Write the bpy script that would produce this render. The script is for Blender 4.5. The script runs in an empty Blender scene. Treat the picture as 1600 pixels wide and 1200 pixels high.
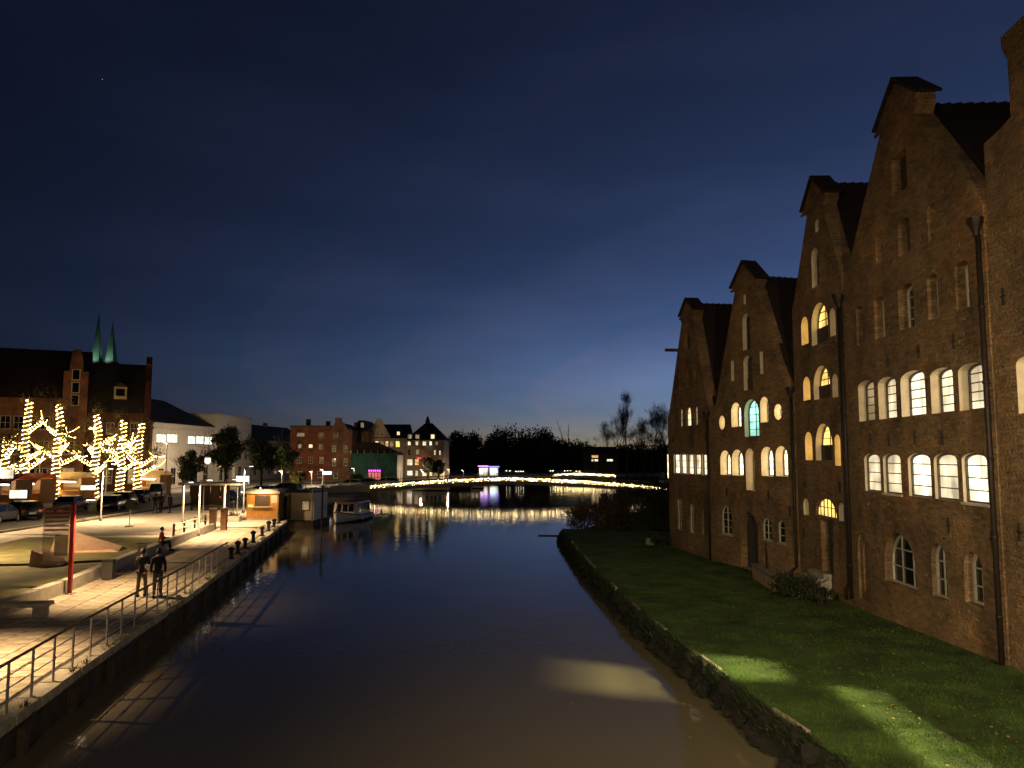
import bpy, math, random
import numpy as np
from mathutils import Vector, Matrix
from mathutils.geometry import delaunay_2d_cdt

random.seed(11)
RNG = np.random.default_rng(11)
R = math.radians
SC = bpy.context.scene
COL = SC.collection

# ------------------------------------------------------------------ camera
CAM_H = 6.2                      # eye height above the river (standing on the road bridge)
PITCH = 5.24
cam = bpy.data.cameras.new('camera')
cam.lens = 27.0
cam.sensor_width = 36.0
cam.clip_start = 0.1
cam.clip_end = 6000
cam_ob = bpy.data.objects.new('camera', cam)
cam_ob.location = (0, 0, CAM_H)
cam_ob.rotation_euler = (R(90 + PITCH), 0, 0)
COL.objects.link(cam_ob)
SC.camera = cam_ob

# ------------------------------------------------------------------ world: dusk sky
W = bpy.data.worlds.new('World')
SC.world = W
W.use_nodes = True
wn = W.node_tree
for n in list(wn.nodes):
    wn.nodes.remove(n)
wout = wn.nodes.new('ShaderNodeOutputWorld')
wbg = wn.nodes.new('ShaderNodeBackground')
wsky = wn.nodes.new('ShaderNodeTexSky')
wsky.sky_type = 'NISHITA'
wsky.sun_disc = False
SUN_EL, SUN_AZ = -5.6, 48.0       # the sun has just set behind the warehouses
wsky.sun_elevation = R(SUN_EL)
wsky.sun_rotation = R(SUN_AZ)
wsky.altitude = 0
wsky.air_density = 0.6
wsky.dust_density = 0.0
wsky.ozone_density = 2.5
# faint high cloud wisps, slightly mauve
wtc = wn.nodes.new('ShaderNodeTexCoord')
wmap = wn.nodes.new('ShaderNodeMapping')
wmap.inputs['Rotation'].default_value = (0.0, R(12), R(20))
wmap.inputs['Scale'].default_value = (1.3, .9, 5.0)
wnoi = wn.nodes.new('ShaderNodeTexNoise')
wnoi.inputs['Scale'].default_value = 1.7
wnoi.inputs['Detail'].default_value = 6
wnoi.inputs['Roughness'].default_value = 0.55
wramp = wn.nodes.new('ShaderNodeMapRange')
wramp.inputs['From Min'].default_value = 0.45
wramp.inputs['From Max'].default_value = 0.75
wramp.inputs['To Max'].default_value = 0.75
wmix = wn.nodes.new('ShaderNodeMix')
wmix.data_type = 'RGBA'
wmix.blend_type = 'MULTIPLY'
wmix.inputs[7].default_value = (1.9, 1.5, 1.35, 1)
wn.links.new(wtc.outputs['Generated'], wmap.inputs[0])
wn.links.new(wmap.outputs[0], wnoi.inputs['Vector'])
wn.links.new(wnoi.outputs['Fac'], wramp.inputs['Value'])
wn.links.new(wramp.outputs[0], wmix.inputs[0])
wn.links.new(wsky.outputs[0], wmix.inputs[6])
whs = wn.nodes.new('ShaderNodeHueSaturation')
whs.inputs['Saturation'].default_value = 0.84
wn.links.new(wmix.outputs[2], whs.inputs['Color'])
wtint = wn.nodes.new('ShaderNodeMix')
wtint.data_type = 'RGBA'
wtint.blend_type = 'MULTIPLY'
wtint.inputs[0].default_value = 1.0
wtint.inputs[7].default_value = (.85, 1.06, 1.07, 1)      # camera white balance
wn.links.new(whs.outputs[0], wtint.inputs[6])
wn.links.new(wtint.outputs[2], wbg.inputs['Color'])
wbg.inputs['Strength'].default_value = 3.75
wn.links.new(wbg.outputs[0], wout.inputs[0])

# the last glow of the set sun: almost nothing, very soft
sun = bpy.data.lights.new('sun', 'SUN')
sun.energy = 0.006
sun.angle = R(40)
sun.color = (1.0, 0.82, 0.7)
sun_ob = bpy.data.objects.new('sun', sun)
sun_ob.rotation_euler = (R(86), 0, R(180 - SUN_AZ))
COL.objects.link(sun_ob)

SC.view_settings.view_transform = 'Standard'
SC.view_settings.look = 'None'
SC.view_settings.gamma = 1.0
SC.view_settings.exposure = 0.0
SC.view_settings.use_curve_mapping = False
SC.cycles.use_denoising = True
SC.cycles.denoiser = 'OPENIMAGEDENOISE'
SC.cycles.max_bounces = 6
SC.cycles.diffuse_bounces = 3
SC.cycles.glossy_bounces = 3
SC.cycles.transmission_bounces = 4
SC.cycles.transparent_max_bounces = 8
SC.cycles.sample_clamp_indirect = 4.0
SC.cycles.sample_clamp_direct = 0.0
SC.cycles.caustics_reflective = False
SC.cycles.caustics_refractive = False
SC.cycles.blur_glossy = 0.3

# lamp powers (W)
P_BRIDGE = 3000.0      # street lamps on the road bridge
P_PROM = 1500.0         # promenade downlights
P_ROOM1, P_ROOM2 = 46000.0, 34000.0   # ceiling lamps in the nearest warehouse
P_FAIRY = 13.0         # emission of the tree bulbs
P_CHURCH = 4500.0
P_STREET = 750.0     # spire floodlights

# ------------------------------------------------------------------ helpers
F_PX = 1200.0
_t = math.atan(110 / F_PX)
_c, _s = math.cos(_t), math.sin(_t)


def at(px, py, Y):
    """World point seen at a photo position, standing Y metres in front of the bridge."""
    a, b = (px - 800) / F_PX, (600 - py) / F_PX
    k = Y / (_c - b * _s)
    return Vector((a * k, Y, CAM_H + (_s + b * _c) * k))


def gx(px, Y, z=2.0):
    return (px - 800) / F_PX * (Y * _c + (z - CAM_H) * _s)


def zz(py, Y):
    return at(800, py, Y).z


class MB:
    def __init__(self):
        self.v, self.f = [], []

    def add(self, vs, fs):
        o = len(self.v)
        self.v.extend([tuple(p) for p in vs])
        self.f.extend([tuple(i + o for i in f) for f in fs])
        return self

    def box(self, cx, cy, cz, sx, sy, sz, yaw=0.0, taper=1.0):
        vs = []
        c, s = math.cos(yaw), math.sin(yaw)
        for dz in (-.5, .5):
            k = taper if dz > 0 else 1.0
            for dx, dy in ((-.5, -.5), (.5, -.5), (.5, .5), (-.5, .5)):
                x, y = dx * sx * k, dy * sy * k
                vs.append((cx + x * c - y * s, cy + x * s + y * c, cz + dz * sz))
        return self.add(vs, [(3, 2, 1, 0), (4, 5, 6, 7), (0, 1, 5, 4), (1, 2, 6, 5), (2, 3, 7, 6), (3, 0, 4, 7)])

    def b2(self, x0, x1, y0, y1, z0, z1):
        return self.box((x0 + x1) / 2, (y0 + y1) / 2, (z0 + z1) / 2, abs(x1 - x0), abs(y1 - y0), abs(z1 - z0))

    def tube(self, pts, rad, n=8, cap=True, phase=0.0):
        pts = [Vector(p) for p in pts]
        if not isinstance(rad, (list, tuple)):
            rad = [rad] * len(pts)
        o = len(self.v)
        up = None
        for i, p in enumerate(pts):
            if i == 0:
                d = pts[1] - p
            elif i == len(pts) - 1:
                d = p - pts[i - 1]
            else:
                d = pts[i + 1] - pts[i - 1]
            if d.length < 1e-9:
                d = Vector((0, 0, 1))
            d.normalize()
            if up is None:
                ref = Vector((0, 0, 1)) if abs(d.z) < .9 else Vector((1, 0, 0))
                a = d.cross(ref).normalized()
            else:
                a = (up - d * up.dot(d))
                a = a.normalized() if a.length > 1e-6 else d.orthogonal().normalized()
            up = a
            b = d.cross(a)
            for k in range(n):
                t = 2 * math.pi * k / n + phase
                self.v.append(tuple(p + (a * math.cos(t) + b * math.sin(t)) * rad[i]))
        for i in range(len(pts) - 1):
            for k in range(n):
                k2 = (k + 1) % n
                self.f.append((o + i * n + k, o + i * n + k2, o + (i + 1) * n + k2, o + (i + 1) * n + k))
        if cap:
            self.f.append(tuple(o + k for k in reversed(range(n))))
            self.f.append(tuple(o + (len(pts) - 1) * n + k for k in range(n)))
        return self

    def bar(self, p, q, w):
        return self.tube([p, q], w * .7071, 4, True, math.pi / 4)

    def lathe(self, prof, c=(0, 0, 0), n=16):
        o = len(self.v)
        for r, z in prof:
            for k in range(n):
                t = 2 * math.pi * k / n
                self.v.append((c[0] + r * math.cos(t), c[1] + r * math.sin(t), c[2] + z))
        for i in range(len(prof) - 1):
            for k in range(n):
                k2 = (k + 1) % n
                self.f.append((o + i * n + k, o + i * n + k2, o + (i + 1) * n + k2, o + (i + 1) * n + k))
        self.f.append(tuple(o + k for k in reversed(range(n))))
        self.f.append(tuple(o + (len(prof) - 1) * n + k for k in range(n)))
        return self

    def prism(self, poly, y0, y1):
        """poly in (x, z), extruded from y0 to y1."""
        n = len(poly)
        vs = [(x, y0, z) for x, z in poly] + [(x, y1, z) for x, z in poly]
        fs = [tuple(range(n)), tuple(reversed(range(n, 2 * n)))]
        fs += [(i, i + n, (i + 1) % n + n, (i + 1) % n) for i in range(n)]
        return self.add(vs, fs)

    def slab(self, poly, z0, z1):
        """poly in (x, y), extruded from z0 to z1."""
        n = len(poly)
        vs = [(x, y, z0) for x, y in poly] + [(x, y, z1) for x, y in poly]
        fs = [tuple(reversed(range(n))), tuple(range(n, 2 * n))]
        fs += [(i, (i + 1) % n, (i + 1) % n + n, i + n) for i in range(n)]
        return self.add(vs, fs)

    def sheet(self, quad, th):
        """a thin plate on four points, thickened downwards by th."""
        q = [Vector(p) for p in quad]
        nrm = (q[1] - q[0]).cross(q[3] - q[0]).normalized()
        if nrm.z < 0:
            nrm = -nrm
        lo = [p - nrm * th for p in q]
        return self.add(q + lo, [(0, 1, 2, 3), (7, 6, 5, 4), (0, 4, 5, 1), (1, 5, 6, 2), (2, 6, 7, 3), (3, 7, 4, 0)])

    def mesh(self, name, mat, smooth=False):
        me = bpy.data.meshes.new(name)
        me.from_pydata(self.v, [], self.f)
        if mat:
            me.materials.append(mat)
        if smooth:
            me.polygons.foreach_set('use_smooth', [True] * len(me.polygons))
        me.update()
        return me

    def build(self, name, mat, parent=None, loc=(0, 0, 0), rz=0.0, smooth=False):
        return link(name, self.mesh(name, mat, smooth), parent, loc, rz)


def link(name, me, parent=None, loc=(0, 0, 0), rz=0.0):
    o = bpy.data.objects.new(name, me)
    o.parent = parent
    o.location = loc
    o.rotation_euler = (0, 0, rz)
    COL.objects.link(o)
    return o


def tag(o, label=None, cat=None, group=None, kind=None):
    if label:
        o['label'] = label
    if cat:
        o['category'] = cat
    if group:
        o['group'] = group
    if kind:
        o['kind'] = kind
    return o


def thing(name, label, cat, loc=(0, 0, 0), rz=0.0, group=None):
    return tag(link(name, None, None, loc, rz), label, cat, group)


def copy_tree(o, parent=None):
    c = o.copy()
    COL.objects.link(c)
    c.parent = parent
    for ch in list(o.children):
        copy_tree(ch, c)
    return c


def fast_mesh(name, verts, k, mat, mats=None, idx=None):
    """verts: (n*k, 3) array, one k-gon for every k vertices."""
    verts = np.asarray(verts, dtype=np.float32).reshape(-1, 3)
    n = len(verts) // k
    me = bpy.data.meshes.new(name)
    me.vertices.add(n * k)
    me.vertices.foreach_set('co', verts.ravel())
    me.loops.add(n * k)
    me.loops.foreach_set('vertex_index', np.arange(n * k, dtype=np.int32))
    me.polygons.add(n)
    me.polygons.foreach_set('loop_start', np.arange(0, n * k, k, dtype=np.int32))
    me.polygons.foreach_set('loop_total', np.full(n, k, dtype=np.int32))
    for m in (mats or [mat]):
        me.materials.append(m)
    if idx is not None:
        me.polygons.foreach_set('material_index', np.asarray(idx, dtype=np.int32))
    me.update(calc_edges=True)
    me.validate()
    return me


# ------------------------------------------------------------------ materials
MATS = {}


def nodes(name):
    m = bpy.data.materials.new(name)
    m.use_nodes = True
    nt = m.node_tree
    return m, nt, nt.nodes['Principled BSDF']


def lk(nt, a, b):
    nt.links.new(a, b)


def mat(name, col, rough=.7, metal=0.0, var=.18, scale=6.0, bump=.15, bscale=None, spec=.4, rnd=0.0, emit=None, es=0.0):
    """painted, stone or wood surface: base colour with grain, wear and fine relief."""
    m, nt, p = nodes(name)
    tc = nt.nodes.new('ShaderNodeTexCoord')
    no = nt.nodes.new('ShaderNodeTexNoise')
    no.inputs['Scale'].default_value = scale
    no.inputs['Detail'].default_value = 8
    no.inputs['Roughness'].default_value = .65
    lk(nt, tc.outputs['Object'], no.inputs['Vector'])
    ra = nt.nodes.new('ShaderNodeValToRGB')
    d = [max(0, c * (1 - var * 1.6)) for c in col]
    l = [min(1, c * (1 + var)) for c in col]
    ra.color_ramp.elements[0].color = (*d, 1)
    ra.color_ramp.elements[1].color = (*l, 1)
    ra.color_ramp.elements[0].position = .3
    ra.color_ramp.elements[1].position = .7
    lk(nt, no.outputs['Fac'], ra.inputs[0])
    last = ra.outputs[0]
    if rnd:
        oi = nt.nodes.new('ShaderNodeObjectInfo')
        mr = nt.nodes.new('ShaderNodeMapRange')
        mr.inputs['To Min'].default_value = 1 - rnd
        mr.inputs['To Max'].default_value = 1 + rnd
        lk(nt, oi.outputs['Random'], mr.inputs['Value'])
        mx = nt.nodes.new('ShaderNodeVectorMath')
        mx.operation = 'SCALE'
        lk(nt, last, mx.inputs[0])
        lk(nt, mr.outputs[0], mx.inputs['Scale'])
        last = mx.outputs[0]
    lk(nt, last, p.inputs['Base Color'])
    p.inputs['Roughness'].default_value = rough
    p.inputs['Metallic'].default_value = metal
    p.inputs['Specular IOR Level'].default_value = spec
    if bump:
        n2 = nt.nodes.new('ShaderNodeTexNoise')
        n2.inputs['Scale'].default_value = bscale or scale * 5
        n2.inputs['Detail'].default_value = 6
        lk(nt, tc.outputs['Object'], n2.inputs['Vector'])
        bu = nt.nodes.new('ShaderNodeBump')
        bu.inputs['Strength'].default_value = bump
        bu.inputs['Distance'].default_value = .05
        lk(nt, n2.outputs['Fac'], bu.inputs['Height'])
        lk(nt, bu.outputs[0], p.inputs['Normal'])
    if emit:
        p.inputs['Emission Color'].default_value = (*emit, 1)
        p.inputs['Emission Strength'].default_value = es
    MATS[name] = m
    return m


def brick_mat(name, c1, c2, mortar, bw=.30, bh=.105, bump=1.0, stain=.62, patch=1.0):
    m, nt, p = nodes(name)
    tc = nt.nodes.new('ShaderNodeTexCoord')
    sp = nt.nodes.new('ShaderNodeSeparateXYZ')
    lk(nt, tc.outputs['Object'], sp.inputs[0])
    ad = nt.nodes.new('ShaderNodeMath')
    lk(nt, sp.outputs['X'], ad.inputs[0])
    lk(nt, sp.outputs['Y'], ad.inputs[1])
    # the courses of old masonry wander a little
    nw = nt.nodes.new('ShaderNodeTexNoise')
    nw.inputs['Scale'].default_value = .7
    lk(nt, tc.outputs['Object'], nw.inputs['Vector'])
    mw = nt.nodes.new('ShaderNodeMath')
    mw.operation = 'MULTIPLY_ADD'
    mw.inputs[1].default_value = .22
    lk(nt, nw.outputs['Fac'], mw.inputs[0])
    lk(nt, sp.outputs['Z'], mw.inputs[2])
    cb = nt.nodes.new('ShaderNodeCombineXYZ')
    lk(nt, ad.outputs[0], cb.inputs[0])
    lk(nt, mw.outputs[0], cb.inputs[1])
    br = nt.nodes.new('ShaderNodeTexBrick')
    br.inputs['Scale'].default_value = 1
    br.inputs['Brick Width'].default_value = bw
    br.inputs['Row Height'].default_value = bh
    br.inputs['Mortar Size'].default_value = .011
    br.inputs['Mortar Smooth'].default_value = .35
    br.inputs['Bias'].default_value = 0
    br.inputs['Color1'].default_value = (*c1, 1)
    br.inputs['Color2'].default_value = (*c2, 1)
    br.inputs['Mortar'].default_value = (*mortar, 1)
    lk(nt, cb.outputs[0], br.inputs['Vector'])
    no = nt.nodes.new('ShaderNodeTexNoise')
    no.inputs['Scale'].default_value = .42
    no.inputs['Detail'].default_value = 9
    no.inputs['Roughness'].default_value = .7
    lk(nt, tc.outputs['Object'], no.inputs['Vector'])
    ra = nt.nodes.new('ShaderNodeValToRGB')
    ra.color_ramp.elements[0].position = .33
    ra.color_ramp.elements[0].color = (1 - stain, 1 - stain, 1 - stain * .9, 1)
    ra.color_ramp.elements[1].position = .68
    ra.color_ramp.elements[1].color = (1.45, 1.3, 1.08, 1)
    lk(nt, no.outputs['Fac'], ra.inputs[0])
    mx = nt.nodes.new('ShaderNodeMix')
    mx.data_type = 'RGBA'
    mx.blend_type = 'MULTIPLY'
    mx.inputs[0].default_value = patch
    lk(nt, br.outputs['Color'], mx.inputs[6])
    lk(nt, ra.outputs[0], mx.inputs[7])
    # single burnt, mossy or patched bricks
    vo = nt.nodes.new('ShaderNodeTexNoise')
    vo.inputs['Scale'].default_value = 7
    vo.inputs['Detail'].default_value = 2
    st = nt.nodes.new('ShaderNodeVectorMath')
    st.operation = 'MULTIPLY'
    st.inputs[1].default_value = (.5, 1.6, 1)
    lk(nt, cb.outputs[0], st.inputs[0])
    lk(nt, st.outputs[0], vo.inputs['Vector'])
    r2 = nt.nodes.new('ShaderNodeMapRange')
    r2.inputs['From Min'].default_value = .58
    r2.inputs['From Max'].default_value = .72
    r2.inputs['To Min'].default_value = 0
    r2.inputs['To Max'].default_value = .75
    lk(nt, vo.outputs['Fac'], r2.inputs['Value'])
    m2 = nt.nodes.new('ShaderNodeMix')
    m2.data_type = 'RGBA'
    m2.inputs[7].default_value = (c2[0] * .3, c2[1] * .3, c2[2] * .32, 1)
    lk(nt, r2.outputs[0], m2.inputs[0])
    lk(nt, mx.outputs[2], m2.inputs[6])
    rp = nt.nodes.new('ShaderNodeTexNoise')
    rp.inputs['Scale'].default_value = .33
    rp.inputs['Detail'].default_value = 4
    rp.inputs['Roughness'].default_value = .75
    mo = nt.nodes.new('ShaderNodeVectorMath')
    mo.operation = 'ADD'
    mo.inputs[1].default_value = (17, 5, 3)
    lk(nt, tc.outputs['Object'], mo.inputs[0])
    lk(nt, mo.outputs[0], rp.inputs['Vector'])
    r3 = nt.nodes.new('ShaderNodeMapRange')
    r3.inputs['From Min'].default_value = .54
    r3.inputs['From Max'].default_value = .58
    r3.inputs['To Max'].default_value = .55
    lk(nt, rp.outputs['Fac'], r3.inputs['Value'])
    m3 = nt.nodes.new('ShaderNodeMix')
    m3.data_type = 'RGBA'
    m3.blend_type = 'MULTIPLY'
    m3.inputs[7].default_value = (1.5, 1.25, 1.02, 1)
    lk(nt, r3.outputs[0], m3.inputs[0])
    lk(nt, m2.outputs[2], m3.inputs[6])
    lk(nt, m3.outputs[2], p.inputs['Base Color'])
    p.inputs['Roughness'].default_value = .9
    p.inputs['Specular IOR Level'].default_value = .2
    n3 = nt.nodes.new('ShaderNodeTexNoise')
    n3.inputs['Scale'].default_value = 11
    n3.inputs['Detail'].default_value = 5
    lk(nt, tc.outputs['Object'], n3.inputs['Vector'])
    hm = nt.nodes.new('ShaderNodeMath')
    hm.operation = 'MULTIPLY_ADD'
    hm.inputs[1].default_value = -.7
    lk(nt, br.outputs['Fac'], hm.inputs[0])
    lk(nt, n3.outputs['Fac'], hm.inputs[2])
    bu = nt.nodes.new('ShaderNodeBump')
    bu.inputs['Strength'].default_value = bump
    bu.inputs['Distance'].default_value = .07
    lk(nt, hm.outputs[0], bu.inputs['Height'])
    lk(nt, bu.outputs[0], p.inputs['Normal'])
    MATS[name] = m
    return m


def tile_mat(name, c1, c2):
    m, nt, p = nodes(name)
    tc = nt.nodes.new('ShaderNodeTexCoord')
    sp = nt.nodes.new('ShaderNodeSeparateXYZ')
    lk(nt, tc.outputs['Object'], sp.inputs[0])
    cb = nt.nodes.new('ShaderNodeCombineXYZ')
    lk(nt, sp.outputs['Y'], cb.inputs[0])
    lk(nt, sp.outputs['Z'], cb.inputs[1])
    br = nt.nodes.new('ShaderNodeTexBrick')
    br.offset = 0
    br.inputs['Scale'].default_value = 1
    br.inputs['Brick Width'].default_value = .24
    br.inputs['Row Height'].default_value = .26
    br.inputs['Mortar Size'].default_value = .03
    br.inputs['Mortar Smooth'].default_value = 1
    br.inputs['Color1'].default_value = (*c1, 1)
    br.inputs['Color2'].default_value = (*c2, 1)
    br.inputs['Mortar'].default_value = (c1[0] * .3, c1[1] * .3, c1[2] * .3, 1)
    lk(nt, cb.outputs[0], br.inputs['Vector'])
    lk(nt, br.outputs['Color'], p.inputs['Base Color'])
    p.inputs['Roughness'].default_value = .85
    bu = nt.nodes.new('ShaderNodeBump')
    bu.inputs['Strength'].default_value = .9
    bu.inputs['Distance'].default_value = .06
    bu.invert = True
    lk(nt, br.outputs['Fac'], bu.inputs['Height'])
    lk(nt, bu.outputs[0], p.inputs['Normal'])
    MATS[name] = m
    return m


def lit_mat(name, col, strength, fold=9.0, depth=.35):
    """a curtained or blinded window with the room lit behind it."""
    m, nt, p = nodes(name)
    tc = nt.nodes.new('ShaderNodeTexCoord')
    wv = nt.nodes.new('ShaderNodeTexNoise')
    wv.inputs['Scale'].default_value = 1.0
    wv.inputs['Detail'].default_value = 3
    mp = nt.nodes.new('ShaderNodeMapping')
    mp.inputs['Scale'].default_value = (fold, fold, .45)
    lk(nt, tc.outputs['Object'], mp.inputs[0])
    lk(nt, mp.outputs[0], wv.inputs['Vector'])
    mr = nt.nodes.new('ShaderNodeMapRange')
    mr.inputs['From Min'].default_value = .3
    mr.inputs['From Max'].default_value = .7
    mr.inputs['To Min'].default_value = strength * (1 - depth)
    mr.inputs['To Max'].default_value = strength * (1 + depth * .6)
    lk(nt, wv.outputs['Fac'], mr.inputs['Value'])
    n2 = nt.nodes.new('ShaderNodeTexNoise')
    n2.inputs['Scale'].default_value = 1.3
    n2.inputs['Detail'].default_value = 1.5
    lk(nt, tc.outputs['Object'], n2.inputs['Vector'])
    m2 = nt.nodes.new('ShaderNodeMapRange')
    m2.inputs['From Min'].default_value = .35
    m2.inputs['From Max'].default_value = .65
    m2.inputs['To Min'].default_value = .55
    m2.inputs['To Max'].default_value = 1.5
    lk(nt, n2.outputs['Fac'], m2.inputs['Value'])
    mm = nt.nodes.new('ShaderNodeMath')
    mm.operation = 'MULTIPLY'
    lk(nt, mr.outputs[0], mm.inputs[0])
    lk(nt, m2.outputs[0], mm.inputs[1])
    lk(nt, mm.outputs[0], p.inputs['Emission Strength'])
    p.inputs['Emission Color'].default_value = (*col, 1)
    p.inputs['Base Color'].default_value = (.4, .38, .33, 1)
    p.inputs['Roughness'].default_value = .12
    MATS[name] = m
    return m


def glow_mat(name, col, strength, sampling='AUTO'):
    m, nt, p = nodes(name)
    p.inputs['Base Color'].default_value = (.6, .55, .45, 1)
    p.inputs['Emission Color'].default_value = (*col, 1)
    p.inputs['Emission Strength'].default_value = strength
    m.cycles.emission_sampling = sampling
    MATS[name] = m
    return m


def leaf_mat(name, c1, c2, trans=.25):
    m, nt, p = nodes(name)
    ge = nt.nodes.new('ShaderNodeNewGeometry')
    ra = nt.nodes.new('ShaderNodeValToRGB')
    ra.color_ramp.elements[0].color = (*c1, 1)
    ra.color_ramp.elements[1].color = (*c2, 1)
    lk(nt, ge.outputs['Random Per Island'], ra.inputs[0])
    lk(nt, ra.outputs[0], p.inputs['Base Color'])
    p.inputs['Roughness'].default_value = .6
    p.inputs['Specular IOR Level'].default_value = .25
    p.inputs['Subsurface Weight'].default_value = 0
    MATS[name] = m
    return m


BRICK = brick_mat('old_brick', (.33, .222, .128), (.215, .142, .083), (.25, .205, .145))
BRICK_RED = brick_mat('red_brick', (.30, .10, .05), (.22, .08, .045), (.22, .17, .12), bump=.4)
BRICK_DK = brick_mat('dark_red_brick', (.13, .05, .03), (.09, .036, .024), (.1, .08, .06), bump=.5)
BRICK_FAR = brick_mat('brown_brick', (.24, .12, .07), (.18, .09, .055), (.2, .16, .12), bump=.4)
TILE = tile_mat('roof_tile', (.042, .018, .013), (.03, .015, .012))
SLATE = tile_mat('dark_slate', (.04, .035, .035), (.03, .028, .03))
PLASTER = mat('cream_plaster', (.68, .57, .42), .85, var=.12, scale=3, bump=.2)
RENDER = mat('cream_render', (.55, .50, .43), .85, var=.1, scale=1.5, bump=.1)
RENDER2 = mat('grey_render', (.42, .38, .34), .85, var=.12, scale=1.5, bump=.1)
RENDER3 = mat('pale_ochre_render', (.50, .40, .29), .85, var=.12, scale=1.5, bump=.1)
STONE = mat('grey_stone', (.34, .31, .26), .85, var=.25, scale=4, bump=.35, rnd=.18)
COPING = mat('coping_stone', (.40, .36, .29), .8, var=.25, scale=5, bump=.3, rnd=.15)
PAVING = mat('paving_slab', (.43, .36, .265), .75, var=.30, scale=2.2, bump=.25, rnd=.2)
MORTAR = mat('paving_bed', (.10, .085, .065), .95, var=.3, scale=5)
CONC = mat('concrete', (.36, .33, .28), .85, var=.2, scale=2.5, bump=.25)
QUAYWALL = mat('dark_quay_wall', (.055, .043, .03), .8, var=.5, scale=2.2, bump=.5)
ASPHALT = mat('asphalt', (.055, .052, .05), .9, var=.25, scale=8, bump=.25)
SOIL = mat('lawn_soil', (.055, .06, .022), .95, var=.35, scale=2.5, bump=.5)
LAWN = mat('lawn', (.040, .072, .011), .95, var=.5, scale=.9, bump=.7, bscale=28)
LAWN2 = mat('dry_lawn', (.12, .11, .04), .95, var=.35, scale=1.1, bump=.6, bscale=24)
ROCK = mat('dark_rock', (.017, .016, .010), .9, var=.5, scale=5, bump=.9, rnd=.4)
KERB = mat('kerb_stone', (.26, .23, .17), .85, var=.3, scale=5, bump=.3, rnd=.2)
IRON = mat('black_iron', (.03, .028, .026), .55, metal=.4, var=.3, scale=20, bump=.1)
STEEL = mat('galvanised_steel', (.42, .40, .36), .45, metal=.35, var=.12, scale=20, bump=.05)
LEAD = mat('downpipe_metal', (.032, .022, .018), .6, metal=.3, var=.3, scale=6, bump=.1)
WOODRAIL = mat('wood_handrail', (.16, .085, .04), .6, var=.25, scale=10, bump=.15)
TIMBER = mat('dark_timber', (.07, .05, .035), .8, var=.3, scale=7, bump=.3)
ORANGE = mat('orange_wood', (.55, .26, .06), .55, var=.15, scale=6, bump=.1)
CREAMP = mat('cream_paint', (.60, .53, .40), .5, var=.08, scale=5, bump=.03)
WHITEP = mat('white_paint', (.72, .70, .64), .5, var=.06, scale=5, bump=.03)
GREENP = mat('green_door_paint', (.035, .055, .035), .5, var=.25, scale=6, bump=.1)
REDP = mat('red_paint', (.26, .016, .012), .45, var=.12, scale=6, bump=.03)
GREYP = mat('grey_paint', (.22, .21, .19), .6, var=.12, scale=6, bump=.03)
DGREY = mat('dark_grey_paint', (.05, .048, .045), .55, var=.2, scale=6, bump=.03)
PINKST = mat('pink_sandstone', (.46, .30, .21), .85, var=.15, scale=3, bump=.25)
BARK = mat('bark', (.10, .075, .05), .95, var=.4, scale=8, bump=.7)
BARKD = mat('dark_bark', (.05, .042, .035), .95, var=.4, scale=8, bump=.5)
LEAFD = leaf_mat('dark_leaf', (.015, .022, .010), (.035, .045, .018))
LEAFG = leaf_mat('green_leaf', (.035, .05, .015), (.075, .085, .03))
LEAFY = leaf_mat('autumn_leaf', (.07, .06, .02), (.16, .13, .04))
LEAFB = leaf_mat('brown_leaf', (.05, .028, .015), (.10, .06, .03))
GRASSB = mat('grass_blade', (.048, .092, .012), .7, var=.45, scale=.9, bump=0, spec=.2)
DRYB = leaf_mat('fallen_leaf', (.16, .09, .03), (.3, .2, .08))
FRAME = mat('window_frame_paint', (.48, .46, .40), .5, var=.08, scale=6, bump=0)
BARS = mat('dark_glazing_bar', (.09, .08, .065), .5, var=.1, scale=6, bump=0)
m_, nt_, p_ = nodes('dark_glass')
p_.inputs['Base Color'].default_value = (.012, .012, .013, 1)
p_.inputs['Roughness'].default_value = .05
p_.inputs['Specular IOR Level'].default_value = .6
DGLASS = m_
LIT_W = lit_mat('lit_warm_white', (1.0, .82, .52), .95, 5, .35)
LIT_WB = lit_mat('lit_bright_white', (1.0, .86, .60), 1.7, 4, .5)
LIT_Y = lit_mat('lit_yellow', (1.0, .62, .14), 1.7, 5, .25)
LIT_C = lit_mat('lit_cream', (1.0, .74, .42), 1.5, 3, .2)
LIT_G = lit_mat('lit_teal', (.36, .95, .74), 1.5, 3, .2)
LIT_CD = lit_mat('lit_cream_deep', (1.0, .80, .44), 4.8, 3, .15)
LIT_YD = lit_mat('lit_yellow_deep', (1.0, .60, .12), 3.4, 3, .15)
LIT_D = lit_mat('lit_dim', (1.0, .72, .38), .28, 6, .5)
LIT_O = lit_mat('lit_orange', (1.0, .50, .16), 1.3, 6, .4)
LIT_COOL = lit_mat('lit_cool', (.86, .98, .80), 1.7, 4, .35)

# ------------------------------------------------------------------ the setting: land, river, banks
def lerp_path(path, y):
    for (x0, y0), (x1, y1) in zip(path, path[1:]):
        if y <= y1 or (x1, y1) == path[-1]:
            return x0 + (x1 - x0) * (y - y0) / (y1 - y0)


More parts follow.
